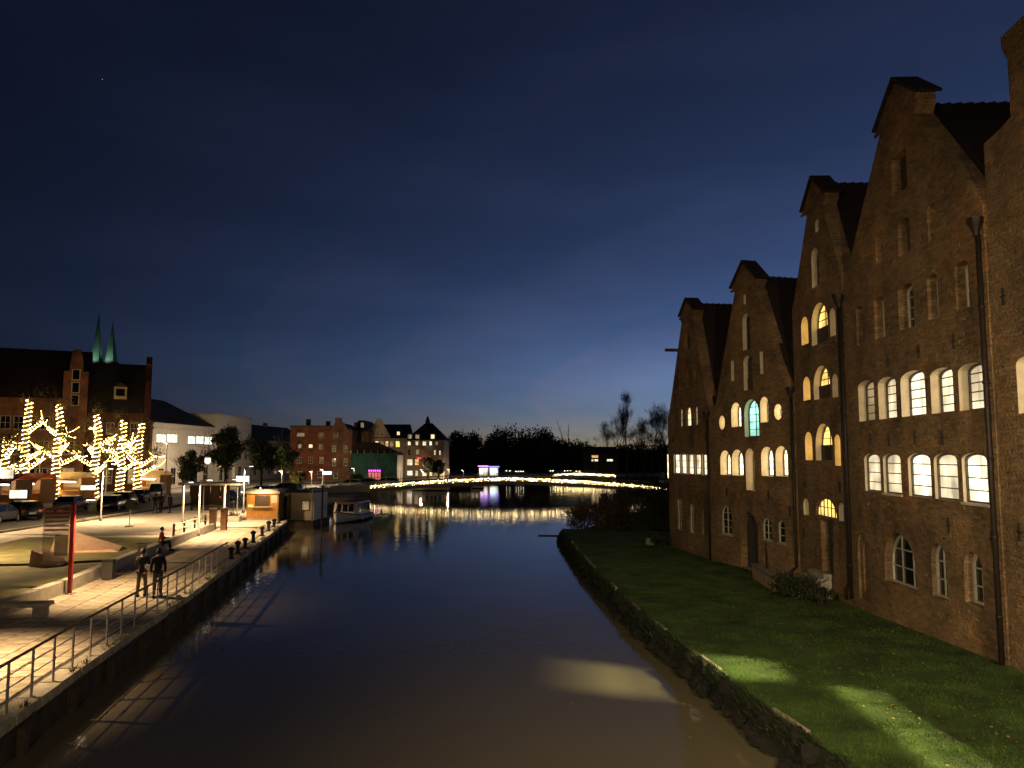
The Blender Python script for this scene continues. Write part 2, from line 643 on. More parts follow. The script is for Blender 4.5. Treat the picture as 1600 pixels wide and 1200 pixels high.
QE = [(-6.0, -12), (-7.9, 2), (-10.23, 15.9), (-10.96, 20.06), (-12.46, 30.06), (-13.83, 38.3), (-17.75, 59.9), (-18.3, 63.0)]
BK = [(7.6, -12), (7.2, 2), (6.6, 9), (5.98, 14.9), (5.63, 17.06), (5.2, 21.3), (4.51, 27.7), (3.9, 40), (3.62, 55.0), (4.0, 58.5)]
WL = [(-14.3, 12), (-15.6, 19), (-17.0, 26.1), (-17.45, 30.46), (-19.05, 39.5), (-20.9, 51.9), (-21.3, 56.0)]
FX = [(12.05, 9.9), (12.53, 19.92), (13.04, 29.9), (13.14, 35.58), (11.14, 43.29), (10.23, 50.47)]


def qx(y):
    return lerp_path(QE, y)


def bx(y):
    return lerp_path(BK, y)


def wx(y):
    return lerp_path(WL, y)


def fx(y):
    return 18.0 if y > 51.2 else lerp_path(FX, max(y, 9.9))


def fz(y):
    return float(np.interp(y, [2, 10, 19.9, 29.9, 50, 60], [1.15, 1.1, .9, .4, .3, .35]))


def water_mat():
    m, nt, p = nodes('river_water')
    tc = nt.nodes.new('ShaderNodeTexCoord')
    hs = []
    for sx, sy, sc, st in ((1.0, .55, 3.2, .55), (.35, .25, 1.1, 1.0), (1, .8, 16, .10)):
        mp = nt.nodes.new('ShaderNodeMapping')
        mp.inputs['Scale'].default_value = (sx, sy, 1)
        no = nt.nodes.new('ShaderNodeTexNoise')
        no.inputs['Scale'].default_value = sc
        no.inputs['Detail'].default_value = 3
        lk(nt, tc.outputs['Object'], mp.inputs[0])
        lk(nt, mp.outputs[0], no.inputs['Vector'])
        mu = nt.nodes.new('ShaderNodeMath')
        mu.operation = 'MULTIPLY'
        mu.inputs[1].default_value = st
        lk(nt, no.outputs['Fac'], mu.inputs[0])
        hs.append(mu.outputs[0])
    a = nt.nodes.new('ShaderNodeMath')
    lk(nt, hs[0], a.inputs[0])
    lk(nt, hs[1], a.inputs[1])
    b = nt.nodes.new('ShaderNodeMath')
    lk(nt, a.outputs[0], b.inputs[0])
    lk(nt, hs[2], b.inputs[1])
    bu = nt.nodes.new('ShaderNodeBump')
    bu.inputs['Strength'].default_value = WATER_BUMP
    bu.inputs['Distance'].default_value = .04
    lk(nt, b.outputs[0], bu.inputs['Height'])
    lk(nt, bu.outputs[0], p.inputs['Normal'])
    p.inputs['Base Color'].default_value = (.125, .105, .068, 1)   # silty river
    p.inputs['Roughness'].default_value = .035
    p.inputs['IOR'].default_value = 1.333
    p.inputs['Specular IOR Level'].default_value = .38
    return m


WATER_BUMP = .28
river = MB().add([(-400, -60, 0), (400, -60, 0), (400, 700, 0), (-400, 700, 0)], [(0, 1, 2, 3)]).build('river_water', water_mat())
tag(river, kind='structure')

# land west of the river, reaching the horizon
left_poly = [(-6.0, -60)] + QE + [(-19.3, 64), (-20.8, 112), (-22, 140), (-16, 160), (10, 176), (60, 190), (300, 205), (3000, 400), (3000, 4000), (-3000, 4000), (-3000, -60)]
g = MB().slab(left_poly, -2.0, .80)
tag(g.build('ground', SOIL), kind='structure')
right_poly = [(3000, -60), (3000, 395), (300, 185), (70, 165), (44, 150), (26, 118), (21, 104), (14, 84), (8, 68), (5.2, 61), (4.0, 58.5), (4.6, 52), (12, 46), (12, -60)]
tag(MB().slab(right_poly, -2.0, .25).build('terrain', SOIL), kind='structure')

# plaza, lawn strip, street on the west side
def strip(path_a, path_b, z, name, m, th=.3):
    n = len(path_a)
    poly = list(path_a) + list(reversed(path_b))
    return tag(MB().slab(poly, z - th, z).build(name, m), kind='structure')


ys = [12, 19, 26.1, 30.5, 39.5, 48]
strip([(wx(y) - .15, y) for y in ys], [(wx(y) - 9.5, y) for y in ys], 1.12, 'lawn', LAWN2)
ys2 = [12, 19, 26.1, 30.5, 39.5, 48]
strip([(wx(y) - 9.52, y) for y in ys2], [(-34, y) for y in ys2], 1.06, 'path', CONC)
strip([(-21.35, 48.02), (-21.4, 57)], [(-34, 48.02), (-34, 57)], .98, 'square', CONC)
strip([(-18.6, 57.02), (-18.9, 63), (-22.5, 63.2), (-23, 80), (-27, 108)], [(-34, 57.02), (-34, 63), (-34, 70), (-34, 80), (-34, 108)], .90, 'square', CONC)
strip([(-34.2, 0), (-34.2, 108), (-30, 135), (-12, 168)], [(-44, 0), (-44, 108), (-38, 142), (-14, 180)], 1.0, 'street', ASPHALT)
strip([(-44.2, 0), (-44.2, 108), (-38.2, 142), (-14, 180.2), (60, 200)], [(-120, 0), (-120, 130), (-80, 160), (-30, 260), (60, 260)], 1.12, 'pavement', CONC)
strip([(-27.02, 108.02), (-23.5, 112), (-23.8, 140), (-18, 160)], [(-34.1, 108.02), (-33.9, 112), (-30.2, 135), (-12.5, 167.5)], .93, 'street', ASPHALT)
k = MB()
for yy in range(2, 106, 2):
    k.box(-34.08, yy + 1, 1.05, .16, 1.97, .16)
tag(k.build('street_kerb', KERB), kind='structure')

# promenade: paving slabs on a bed
bed = MB().slab([(qx(y) - .45, y) for y in (0, 15.9, 20.06, 30.06, 38.3, 59.9, 63)] + [(x, y) for x, y in reversed([(-12.6, 0), (wx(15.9), 15.9), (wx(20.06), 20.06), (wx(30.46), 30.46), (wx(39.5), 39.5), (-21.9, 59.9), (-22.3, 63)])], .6, .815)
prom = tag(bed.build('promenade', MORTAR), kind='structure')
slab_me = MB().box(0, 0, 0, .885, .585, .07, taper=.975).mesh('paving_slab', PAVING)
spots = []
y = 13.0
while y < 62.8:
    sl = (qx(y + .3) - qx(y - .3)) / .6
    yaw = math.atan(-sl)
    ac = Vector((-1, sl, 0)).normalized()
    w_av = (qx(y) - (wx(y) if y < 56 else -21.9)) - .55
    nn = int(w_av / .9 + .6)
    for i in range(nn):
        p = Vector((qx(y), y, .818 + random.uniform(-.004, .004))) + ac * (.56 + (i + .5) * .9)
        spots.append((p, yaw))
    y += .6
spots.sort(key=lambda s: s[0].y)
vis = [s for s in spots if abs(s[0].x) / s[0].y < .70]
near, rest = vis[:300], vis[300:]
for p, yaw in near:
    o = link('paving_slab', slab_me, prom, p, yaw + random.uniform(-.004, .004))
    o.rotation_euler.x = random.uniform(-.004, .004)
r = MB()
for p, yaw in rest:
    r.box(p.x, p.y, p.z, .885, .585, .07, yaw, .975)
tag(r.build('paving_slabs_beyond', PAVING, prom), kind='stuff')

# quay wall with coping stones
quay = thing('quay_wall', 'dark stained quay wall with pale coping stones beside the lit promenade', 'wall', (0, 0, 0))
w = MB()
ysq = [0, 8, 15.9, 20.06, 30.06, 38.3, 50, 59.9, 63]
for ya, yb in zip(ysq, ysq[1:]):
    a, b = (qx(ya), ya), (qx(yb), yb)
    w.add([(a[0] + .06, a[1], .62), (b[0] + .06, b[1], .62), (b[0] + .14, b[1], -1), (a[0] + .14, a[1], -1)], [(0, 3, 2, 1)])
    w.add([(a[0] + .06, a[1], .62), (b[0] + .06, b[1], .62), (b[0] - .4, b[1], .62), (a[0] - .4, a[1], .62)], [(0, 1, 2, 3)])
w.add([(-18.3 + .06, 63.0, .79), (-24, 63.6, .79), (-24, 63.6, -1), (-18.3 + .06, 63.0, -1)], [(0, 1, 2, 3)])
w.build('wall_face', QUAYWALL, quay)
cme = MB().box(0, 0, 0, .52, 1.16, .22, taper=.97).mesh('coping_stone', COPING)
y = 11.0
while y < 62.5:
    sl = (qx(y + .5) - qx(y - .5))
    o = link('coping_stone', cme, quay, (qx(y) - .17 + random.uniform(-.012, .012), y, .735 + random.uniform(-.008, .008)), math.atan(-sl) + random.uniform(-.006, .006))
    y += 1.19
fme = MB().box(0, 0, 0, .16, .18, 1.1).mesh('fender_post', TIMBER)
y = 14.0
while y < 60:
    link('fender_post', fme, quay, (qx(y) + .17, y, .0 + random.uniform(-.1, .1)), random.uniform(-.1, .1))
    y += 2.6
# weeds along the foot of the railing
v = []
for _ in range(2600):
    y = RNG.uniform(13, 60)
    if math.sin(y * 2.3) + math.sin(y * .9 + 1) < .35:
        continue
    x = qx(y) + RNG.normal(0.02, .07)
    h = RNG.uniform(.05, .22)
    a = RNG.uniform(0, 6.28)
    z = .80 if x < qx(y) + .08 else .6
    v += [(x - .02 * math.cos(a), y - .02 * math.sin(a), z), (x + .02 * math.cos(a), y + .02 * math.sin(a), z), (x + RNG.normal(0, .07), y + RNG.normal(0, .05), z + h)]
tag(link('quay_weeds', fast_mesh('quay_weeds', v, 3, LEAFG)), 'tufts of weeds growing out of the quay edge', 'weeds', kind='stuff')

# east bank lawn
NX = 14
yl = np.concatenate([np.arange(2, 58.6, .8)])
vs, fs = [], []
for j, y in enumerate(yl):
    x0, x1 = bx(y) - .02, fx(y) + .35
    for i in range(NX + 1):
        t = i / NX
        x = x0 + (x1 - x0) * t
        z = .66 + (fz(y) - .66) * t + .05 * math.sin(x * 1.7 + y * .6) * math.sin(y * .8) * math.sin(math.pi * t)
        vs.append((x, y, z))
for j in range(len(yl) - 1):
    for i in range(NX):
        a = j * (NX + 1) + i
        fs.append((a, a + 1, a + NX + 2, a + NX + 1))
lawn = MB().add(vs, fs).build('lawn', LAWN, smooth=True)
tag(lawn, kind='structure')


def lz(x, y):
    t = min(1, max(0, (x - bx(y)) / (fx(y) + .35 - bx(y))))
    return .66 + (fz(y) - .66) * t + .05 * math.sin(x * 1.7 + y * .6) * math.sin(y * .8) * math.sin(math.pi * t)


v = []
for _ in range(80000):
    y = 12 + 46 * RNG.random() ** 2.0
    x = RNG.uniform(bx(y) - .05, fx(y) - .02)
    if x / y > .72:
        continue
    z = lz(x, y) - .005
    cl = .6 + .4 * math.sin(x * 3.1 + 1.3 * math.sin(y * 2.2)) * math.sin(y * 2.7)
    h = RNG.uniform(.02, .055) * (.55 + cl)
    wd = RNG.uniform(.004, .008) * (1 + y / 25)
    a = RNG.uniform(0, 6.28)
    v += [(x - wd * math.cos(a), y - wd * math.sin(a), z), (x + wd * math.cos(a), y + wd * math.sin(a), z), (x + RNG.normal(0, .03), y + RNG.normal(0, .03), z + h)]
tag(link('grass', fast_mesh('grass', v, 3, GRASSB)), 'short green grass of the bank below the warehouses', 'grass', kind='stuff')
v = []
for _ in range(1100):
    y = RNG.uniform(13, 40)
    x = fx(y) - abs(RNG.normal(2.6, 1.6))
    if x < bx(y) + .3 or x > fx(y) - .1:
        continue
    z = lz(x, y) + .05
    s = RNG.uniform(.02, .05)
    a = RNG.uniform(0, 6.28)
    ca, sa = math.cos(a) * s, math.sin(a) * s
    v += [(x - ca, y - sa, z), (x + sa * .6, y - ca * .6, z + RNG.uniform(0, .02)), (x + ca, y + sa, z), (x - sa * .6, y + ca * .6, z)]
tag(link('fallen_leaves', fast_mesh('fallen_leaves', v, 4, DRYB)), 'brown fallen leaves scattered on the grass under the warehouses', 'leaves', kind='stuff')

# rubble edge of the east bank
rev = thing('stone_revetment', 'dark rubble stone river edge below the green bank', 'embankment', (0, 0, 0))
sl = MB()
yb_ = list(np.arange(2, 58.6, 1.5)) + [58.5]
for ya, yb in zip(yb_, yb_[1:]):
    sl.add([(bx(ya), ya, .63), (bx(yb), yb, .63), (bx(yb) - .5, yb, -.4), (bx(ya) - .5, ya, -.4)], [(0, 1, 2, 3)])
sl.add([(4.0, 58.5, .63), (18, 58.5, .5), (18, 60.5, -.4), (3.6, 59.5, -.4)], [(0, 1, 2, 3)])
sl.build('slope', ROCK, rev)


def rock_mesh(seed, m=ROCK):
    rr = random.Random(seed)
    b = MB()
    n, rings = 8, 5
    prof = []
    for j in range(rings + 1):
        t = math.pi * j / rings
        prof.append((max(.02, math.sin(t)), -math.cos(t)))
    b.lathe(prof, n=n)
    ph = [rr.uniform(0, 6) for _ in range(6)]
    b.v = [tuple(c * (1 + .22 * math.sin(3 * x + ph[0]) + .2 * math.sin(4 * y + ph[1]) + .18 * math.sin(5 * z + ph[2]) + rr.uniform(-.08, .08)) for c in (x, y, z)) for x, y, z in b.v]
    return b.mesh('stone', m)


rocks = [rock_mesh(i) for i in range(6)]
y = 13.0
n = 0
while y < 58.3 and n < 290:
    for lay in range(2):
        o = link('stone', random.choice(rocks), rev)
        s = random.uniform(.09, .19)
        o.location = (bx(y) - .08 - .22 * lay + random.uniform(-.1, .1), y + random.uniform(-.15, .15), .5 - .38 * lay + random.uniform(-.1, .08))
        o.scale = (s * random.uniform(.8, 1.4), s * random.uniform(.8, 1.5), s * random.uniform(.6, 1.0))
        o.rotation_euler = (random.uniform(-.5, .5), random.uniform(-.5, .5), random.uniform(0, 6))
        n += 1
    y += .23 + y * .004
v = []
for _ in range(16000):
    y = 12.5 + 45 * RNG.random() ** 1.6
    if math.sin(y * 1.9) + math.sin(y * .7 + 2) + math.sin(y * 4.1) < -.9:
        continue
    x = bx(y) - abs(RNG.normal(0, .16)) + .05
    z = .66 - max(0, bx(y) - x) * .9
    h = RNG.uniform(.08, .26)
    wd = RNG.uniform(.006, .012) * (1 + y / 25)
    a = RNG.uniform(0, 6.28)
    v += [(x - wd * math.cos(a), y - wd * math.sin(a), z), (x + wd * math.cos(a), y + wd * math.sin(a), z), (x - RNG.uniform(.02, .2), y + RNG.normal(0, .08), z + h * RNG.uniform(-.3, 1))]
tag(link('bank_weeds', fast_mesh('bank_weeds', v, 3, LEAFD)), 'dark weeds overhanging the rubble river edge', 'weeds', kind='stuff')
kme = MB().box(0, 0, 0, .10, 1.45, .16, taper=.95).mesh('kerb_stone', KERB)
y = 12.0
while y < 58:
    if random.random() < .55:
        sl_ = bx(y + .5) - bx(y - .5)
        link('kerb_stone', kme, rev, (bx(y) + .06 + random.uniform(-.03, .03), y, .655 + random.uniform(-.03, .015)), math.atan(-sl_) + random.uniform(-.02, .02))
    y += 1.5

# ------------------------------------------------------------------ the row of gabled brick warehouses
def shape(k, u0, u1, z0, z1, n=10):
    w = (u1 - u0) / 2
    c = (u0 + u1) / 2
    if k == 'rect':
        return [(u0, z0), (u1, z0), (u1, z1), (u0, z1)]
    if k == 'oval':
        h = (z1 - z0) / 2
        return [(c + w * math.sin(2 * math.pi * i / 16), (z0 + z1) / 2 - h * math.cos(2 * math.pi * i / 16)) for i in range(16)]
    rise = {'arch': w, 'seg': w * .32, 'fan': z1 - z0}[k]
    rise = min(rise, z1 - z0 - .02)
    pts = [(u0, z0), (u1, z0)]
    for i in range(n + 1):
        t = math.pi * i / n
        pts.append((c + w * math.cos(t), z1 - rise + rise * math.sin(t)))
    if k == 'fan':
        pts = pts[2:]
    return pts


def inset(poly, d):
    us = [p[0] for p in poly]
    zs = [p[1] for p in poly]
    cu, cz = (min(us) + max(us)) / 2, (min(zs) + max(zs)) / 2
    ku = 1 - 2 * d / (max(us) - min(us))
    kz = 1 - 2 * d / (max(zs) - min(zs))
    return [(cu + (u - cu) * ku, cz + (z - cz) * kz) for u, z in poly]


def inside(p, poly):
    x, y = p
    r = False
    for (x0, y0), (x1, y1) in zip(poly, poly[1:] + poly[:1]):
        if (y0 > y) != (y1 > y) and x < (x1 - x0) * (y - y0) / (y1 - y0) + x0:
            r = not r
    return r


def span(poly, z, axis=0):
    xs = []
    for a, b in zip(poly, poly[1:] + poly[:1]):
        p0, p1 = a[1 - axis], b[1 - axis]
        if (p0 > z) != (p1 > z):
            xs.append(a[axis] + (b[axis] - a[axis]) * (z - p0) / (p1 - p0))
    return (min(xs), max(xs)) if len(xs) > 1 else None


def facade_wall(root, outline, holes, m, th=.6):
    pts, edges = [], []
    for loop in [outline] + holes:
        o = len(pts)
        pts += [Vector(p) for p in loop]
        edges += [(o + i, o + (i + 1) % len(loop)) for i in range(len(loop))]
    vo, eo, fo = delaunay_2d_cdt(pts, edges, [], 1, 1e-5)[:3]
    tri = []
    for f in fo:
        c = sum((vo[i] for i in f), Vector((0, 0))) / len(f)
        if inside(c, outline) and not any(inside(c, h) for h in holes):
            tri.append(tuple(f))
    b = MB()
    n = len(vo)
    b.add([(p.x, 0, p.y) for p in vo] + [(p.x, th, p.y) for p in vo], tri + [tuple(i + n for i in reversed(f)) for f in tri])
    for i in range(len(outline)):
        (x0, z0), (x1, z1) = outline[i], outline[(i + 1) % len(outline)]
        b.add([(x0, 0, z0), (x1, 0, z1), (x1, th, z1), (x0, th, z0)], [(0, 3, 2, 1)])
    return b.build('wall', m, root)


def add_window(root, s, wall_m):
    poly = shape(s['k'], *s['b'])
    rec = s.get('rec', .3)
    pane_m = s.get('pane')
    jm = s.get('jamb', wall_m)
    fm = s.get('frame', BARS)
    # frame and glazing bars
    f = MB()
    t = s.get('ft', .05)
    inn = inset(poly, t)
    n = len(poly)
    y0, y1 = rec - .06, rec
    vs = [(u, y0, z) for u, z in poly] + [(u, y0, z) for u, z in inn] + [(u, y1, z) for u, z in inn]
    fs = []
    for i in range(n):
        j = (i + 1) % n
        fs += [(i, j, j + n, i + n), (i + n, j + n, j + 2 * n, i + 2 * n)]
    f.add(vs, fs)
    nv, nh = s.get('bars', (0, 3))
    zs = [p[1] for p in poly]
    us = [p[0] for p in poly]
    bw = s.get('bw', .03)
    for i in range(1, nh + 1):
        z = min(zs) + (max(zs) - min(zs)) * i / (nh + 1)
        sp = span(inn, z)
        if sp:
            f.b2(sp[0], sp[1], rec - .045, rec - .005, z - bw / 2, z + bw / 2)
    for i in range(1, nv + 1):
        u = min(us) + (max(us) - min(us)) * i / (nv + 1)
        sp = span([(b_, a_) for a_, b_ in inn], u)
        if sp:
            f.b2(u - bw / 2, u + bw / 2, rec - .047, rec - .007, sp[0], sp[1])
    wo = f.build('window', fm, root)
    if s.get('panel'):                                   # lower wooden leaf of a loading hatch
        zt = min(zs) + (max(zs) - min(zs)) * s['panel']
        q = MB().b2(min(us) + .03, max(us) - .03, rec - .10, rec - .065, min(zs), zt)
        for i in range(1, 5):
            uu = min(us) + (max(us) - min(us)) * i / 5
            q.b2(uu - .012, uu + .012, rec - .115, rec - .1005, min(zs) + .03, zt - .03)
        q.build('hatch_leaf', TIMBER, wo)
    if pane_m:
        MB().add([(u, rec, z) for u, z in inn], [tuple(range(n))]).build('pane', pane_m, wo)
    rv = MB()
    dd = s.get('deep', rec)
    vs = [(u, .001, z) for u, z in poly] + [(u, dd, z) for u, z in poly]
    rv.add(vs, [(i, i + n, (i + 1) % n + n, (i + 1) % n) for i in range(n)])
    rv.build('jamb', jm, wo)
    if s.get('sill'):
        MB().b2(min(us) - .06, max(us) + .06, -.06, .12, min(zs) - .07, min(zs) - .004).build('sill', s['sill'], wo)
    return wo


def add_door(root, s, wall_m):
    poly = shape(s['k'], *s['b'])
    rec = s['rec']
    us = [p[0] for p in poly]
    zs = [p[1] for p in poly]
    d = MB()
    n = 6
    w = (max(us) - min(us)) / n
    for i in range(n):
        u0 = min(us) + i * w
        um = u0 + w / 2
        sp = span([(b_, a_) for a_, b_ in poly], um) or (min(zs), max(zs))
        d.b2(u0 + .008, u0 + w - .008, rec, rec + .05, sp[0], sp[1])
    do = d.build('door', s.get('m', GREENP), root)
    MB().add([(u, rec + .03, z) for u, z in poly], [tuple(range(len(poly)))]).build('door_backing', DGREY, do)
    MB().tube([(min(us) + w * n * .42, rec - .05, min(zs) + 1.05), (min(us) + w * n * .42, rec - .05, min(zs) + 1.2)], .018, 6).build('handle', IRON, do)
    rv = MB()
    m = len(poly)
    rv.add([(u, .001, z) for u, z in poly] + [(u, rec + .03, z) for u, z in poly], [(i, i + m, (i + 1) % m + m, (i + 1) % m) for i in range(m)])
    rv.build('jamb', wall_m, do)


def warehouse(label, A, B, outline, wins, doors, ridge, eaves, cap, pipes=(), anchors=(), depth=15.0, nbrick=60, zb=-.4, m=BRICK):
    ang = math.atan2(B[1] - A[1], B[0] - A[0])
    L = math.hypot(B[0] - A[0], B[1] - A[1])
    root = thing('brick_warehouse', label, 'warehouse', (A[0], A[1], 0), ang, 'gabled brick warehouses along the river')
    holes = [shape(s['k'], *s['b']) for s in wins] + [shape(s['k'], *s['b']) for s in doors]
    wall = facade_wall(root, outline, holes, m)
    # side and back walls
    b = MB()
    b.add([(0.02, .6, zb), (.02, depth, zb), (.02, depth, eaves[0] - .1), (.02, .6, eaves[0] - .1)], [(0, 1, 2, 3)])
    b.add([(L - .02, .6, zb), (L - .02, depth, zb), (L - .02, depth, eaves[1] - .1), (L - .02, .6, eaves[1] - .1)], [(3, 2, 1, 0)])
    b.add([(.02, depth, zb), (L - .02, depth, zb), (L - .02, depth, eaves[1]), (ridge[0], depth, ridge[1] - .1), (.02, depth, eaves[0])], [(0, 1, 2, 3, 4)])
    b.build('side_wall', m, root)
    for s in wins:
        add_window(root, s, m)
    for s in doors:
        add_door(root, s, m)
    # roof: two tiled slopes behind the gable, ridge tiles on top
    ro = MB()
    ro.sheet([(-.05, .35, eaves[0]), (ridge[0], .35, ridge[1]), (ridge[0], depth, ridge[1]), (-.05, depth, eaves[0])], .15)
    ro.sheet([(ridge[0], .36, ridge[1] - .004), (L + .05, .36, eaves[1]), (L + .05, depth, eaves[1]), (ridge[0], depth, ridge[1] - .004)], .15)
    rob = ro.build('roof', TILE, root)
    rt = MB()
    yy = .7
    while yy < depth - .4:
        rt.tube([(ridge[0], yy, ridge[1] - .03), (ridge[0], yy + .36, ridge[1] + .0)], [.12, .15], 6)
        yy += .36
    rt.build('ridge_tiles', TILE, rob)
    # saddle cap on the gable
    if cap:
        u0, u1, uz, um, az = cap
        c = MB()
        c.sheet([(u0 - .12, -.12, uz - .06), (um, -.12, az + .06), (um, .75, az + .06), (u0 - .12, .75, uz - .06)], .09)
        c.sheet([(um, -.121, az + .056), (u1 + .12, -.121, uz - .06), (u1 + .12, .751, uz - .06), (um, .751, az + .056)], .09)
        c.build('gable_cap', TILE, root)
        lg = MB()
        lg.b2(u0 - .06, u1 + .06, -.07, .0, uz - .34, uz - .24)
        lg.build('string_course', m, root)
    for u, z1, z0, kick in pipes:
        q = MB()
        pts = [(u, -.13, z1), (u, -.13, z0 + .55), (u - kick, -.16, z0 + .3), (u - kick, -.16, z0 - .1)] if kick else [(u, -.13, z1), (u, -.13, z0)]
        q.tube(pts, .07, 8)
        zc = z0 + 1.2
        while zc < z1 - .4:
            q.tube([(u, -.13, zc), (u, -.13, zc + .07)], .09, 8)
            zc += 2.0
        dp = q.build('downpipe', LEAD, root, smooth=True)
        MB().lathe([(.07, 0), (.09, .1), (.2, .35), (.22, .48)], (u, -.17, z1 - .05), 8).build('hopper', LEAD, dp)
    for u, z in anchors:
        q = MB().b2(u - .025, u + .025, -.05, -.004, z - .22, z + .22)
        q.tube([(u - .1, -.03, z), (u + .1, -.03, z)], .025, 6)
        q.build('wall_anchor', IRON, root)
    # bricks that stand proud of the worn face
    bm_ = MB().box(0, 0, 0, .28, .06, .09).mesh('brick', m)
    us = [p[0] for p in outline]
    zs = [p[1] for p in outline]
    k = 0
    while k < nbrick:
        u, z = random.uniform(min(us), max(us)), random.uniform(.2, max(zs))
        z = round(z / .105) * .105
        pp = [(u - .16, z), (u + .16, z)]
        if not all(inside(p, outline) for p in pp) or any(inside(p, inset(h, -.12)) for p in pp for h in holes):
            continue
        link('brick', bm_, wall, (u, .03 - random.uniform(.012, .034), z))
        k += 1
    return root


def win(k, u0, u1, z0, z1, pane, rec=.32, **kw):
    d = dict(k=k, b=(u0, u1, z0, z1), pane=pane, rec=rec)
    d.update(kw)
    return d


PA, PB, PC, PD, PE = (12.53, 19.92), (13.04, 29.90), (13.14, 35.58), (11.14, 43.29), (10.23, 50.47)
PZ = (12.05, 9.90)
J = PLASTER
# farthest house: hoist beam, row of five bright windows
wins = [win('rect', 3.75, 4.1, 14.0, 14.3, DGLASS, .2, bars=(0, 0)), win('arch', 3.45, 4.35, 12.6, 13.7, DGLASS, .25, bars=(0, 1))]
wins += [win('arch', a, b, 10.25, z, DGLASS, .25, bars=(0, 2)) for a, b, z in ((2.3, 2.8, 11.45), (3.6, 4.1, 11.5), (4.9, 5.4, 11.5))]
wins += [win('arch', a, b, 7.9, 9.1, p, .12, bars=(0, 2)) for a, b, p in ((2.25, 2.85, LIT_D), (3.45, 4.3, LIT_C), (4.85, 5.4, LIT_D))]
wins += [win('rect', 1.05 + i * 1.22, 1.05 + i * 1.22 + 1.04, 5.0, 6.22, LIT_WB if i in (0, 1, 4) else LIT_W, .14, jamb=J, bars=(0, 2)) for i in range(5)]
wins += [win('rect', 1.55, 2.4, 1.5, 3.4, DGLASS, .12, bars=(1, 3), frame=FRAME), win('arch', 3.75, 4.4, 1.52, 3.3, DGLASS, .12, bars=(1, 3), frame=FRAME), win('arch', 5.7, 6.3, 1.58, 3.1, DGLASS, .2, bars=(0, 3))]
W1 = warehouse('smallest gabled brick warehouse with a hoist beam and a band of five bright windows', PE, PD,
               [(0, -.4), (7.22, -.4), (7.22, 8.75), (6.98, 9.0), (4.95, 14.35), (5.15, 14.65), (5.15, 14.95), (3.95, 15.75), (2.75, 14.95), (2.75, 14.65), (3.0, 14.4), (.25, 8.75), (0, 8.6)],
               wins, [], (3.9, 15.38), (8.5, 8.5), (2.75, 5.15, 14.95, 3.95, 15.75), [(7.18, 8.2, .3, 0)], [(1.0, 7.2), (4.6, 6.9), (6.6, 7.2)], nbrick=50)
hb = MB().b2(1.9, 2.08, -.75, .5, 12.72, 12.9)
hb.build('hoist_beam', TIMBER, W1)
# lantern bay on the far corner of that house
bay = MB().b2(-.42, -.1, .1, .5, 4.55, 6.5)
bo = bay.build('bay_frame', BARS, W1)
MB().b2(-.36, -.16, .05, .095, 4.65, 6.2).build('pane', LIT_C, bo)
bl = MB()
bl.b2(-.95, .1, -.35, .1, 4.38, 4.48)
for i in range(6):
    bl.tube([(-.9 + i * .18, -.32, 4.48), (-.9 + i * .18, -.32, 5.05)], .015, 4)
bl.tube([(-.95, -.32, 5.05), (.05, -.32, 5.05)], .02, 4)
bl.build('balcony', IRON, W1)

# second house: green-lit arch between cream ones, two ovals
wins = [win('rect', 3.84, 4.17, 14.0, 14.5, None, .2, bars=(0, 0), jamb=J), win('arch', 3.65, 4.38, 11.6, 13.5, DGLASS, .3, bars=(0, 3), jamb=J),
        win('rect', 2.42, 2.78, 10.1, 11.2, DGLASS, .25, bars=(0, 1), jamb=J), win('arch', 3.64, 4.48, 9.5, 11.3, DGLASS, .3, panel=.35, jamb=J), win('rect', 5.18, 5.54, 10.2, 11.35, DGLASS, .25, bars=(0, 1), jamb=J),
        win('oval', 1.04, 1.65, 7.55, 8.32, LIT_CD, .42, bars=(0, 0), jamb=J), win('arch', 2.32, 3.27, 7.65, 8.93, LIT_CD, .47, jamb=J), win('arch', 3.6, 4.93, 7.1, 9.0, LIT_G, .30, jamb=J, bars=(1, 4)),
        win('arch', 5.08, 5.8, 7.78, 9.05, LIT_CD, .47, jamb=J), win('oval', 6.27, 6.92, 7.85, 8.62, LIT_CD, .42, bars=(0, 0), jamb=J),
        win('arch', 1.06, 2.1, 5.1, 6.42, LIT_CD, .47, jamb=J), win('arch', 2.25, 3.36, 5.1, 6.46, LIT_CD, .47, jamb=J), win('arch', 3.6, 4.42, 4.38, 6.5, LIT_C, .5, jamb=J), win('arch', 5.03, 6.05, 5.14, 6.58, LIT_CD, .47, jamb=J), win('arch', 6.26, 7.24, 5.17, 6.6, LIT_CD, .47, jamb=J),
        win('arch', 1.04, 2.1, 1.93, 3.46, DGLASS, .12, bars=(1, 3), frame=FRAME, sill=STONE), win('arch', 4.97, 5.74, 2.02, 3.1, DGLASS, .12, bars=(1, 2), frame=FRAME, sill=STONE), win('arch', 6.27, 6.84, 2.0, 3.08, DGLASS, .12, bars=(0, 2), frame=FRAME, sill=STONE)]
W2 = warehouse('gabled brick warehouse with teal-lit arched window between two lit ovals', PD, PC,
               [(0, -.4), (7.96, -.4), (7.96, 9.1), (7.33, 9.2), (4.92, 14.8), (5.1, 15.0), (5.1, 15.2), (3.9, 16.3), (2.7, 15.2), (2.7, 15.0), (2.98, 14.8), (.7, 8.95), (0, 8.8)],
               wins, [dict(k='arch', b=(2.9, 4.55, .41, 3.25), rec=.4, m=DGREY)], (3.95, 15.45), (8.6, 8.8), (2.7, 5.1, 15.2, 3.9, 16.3), [(7.85, 8.9, .55, .35)], [(1.7, 4.2), (5.6, 4.2), (7.3, 3.6)], nbrick=70)
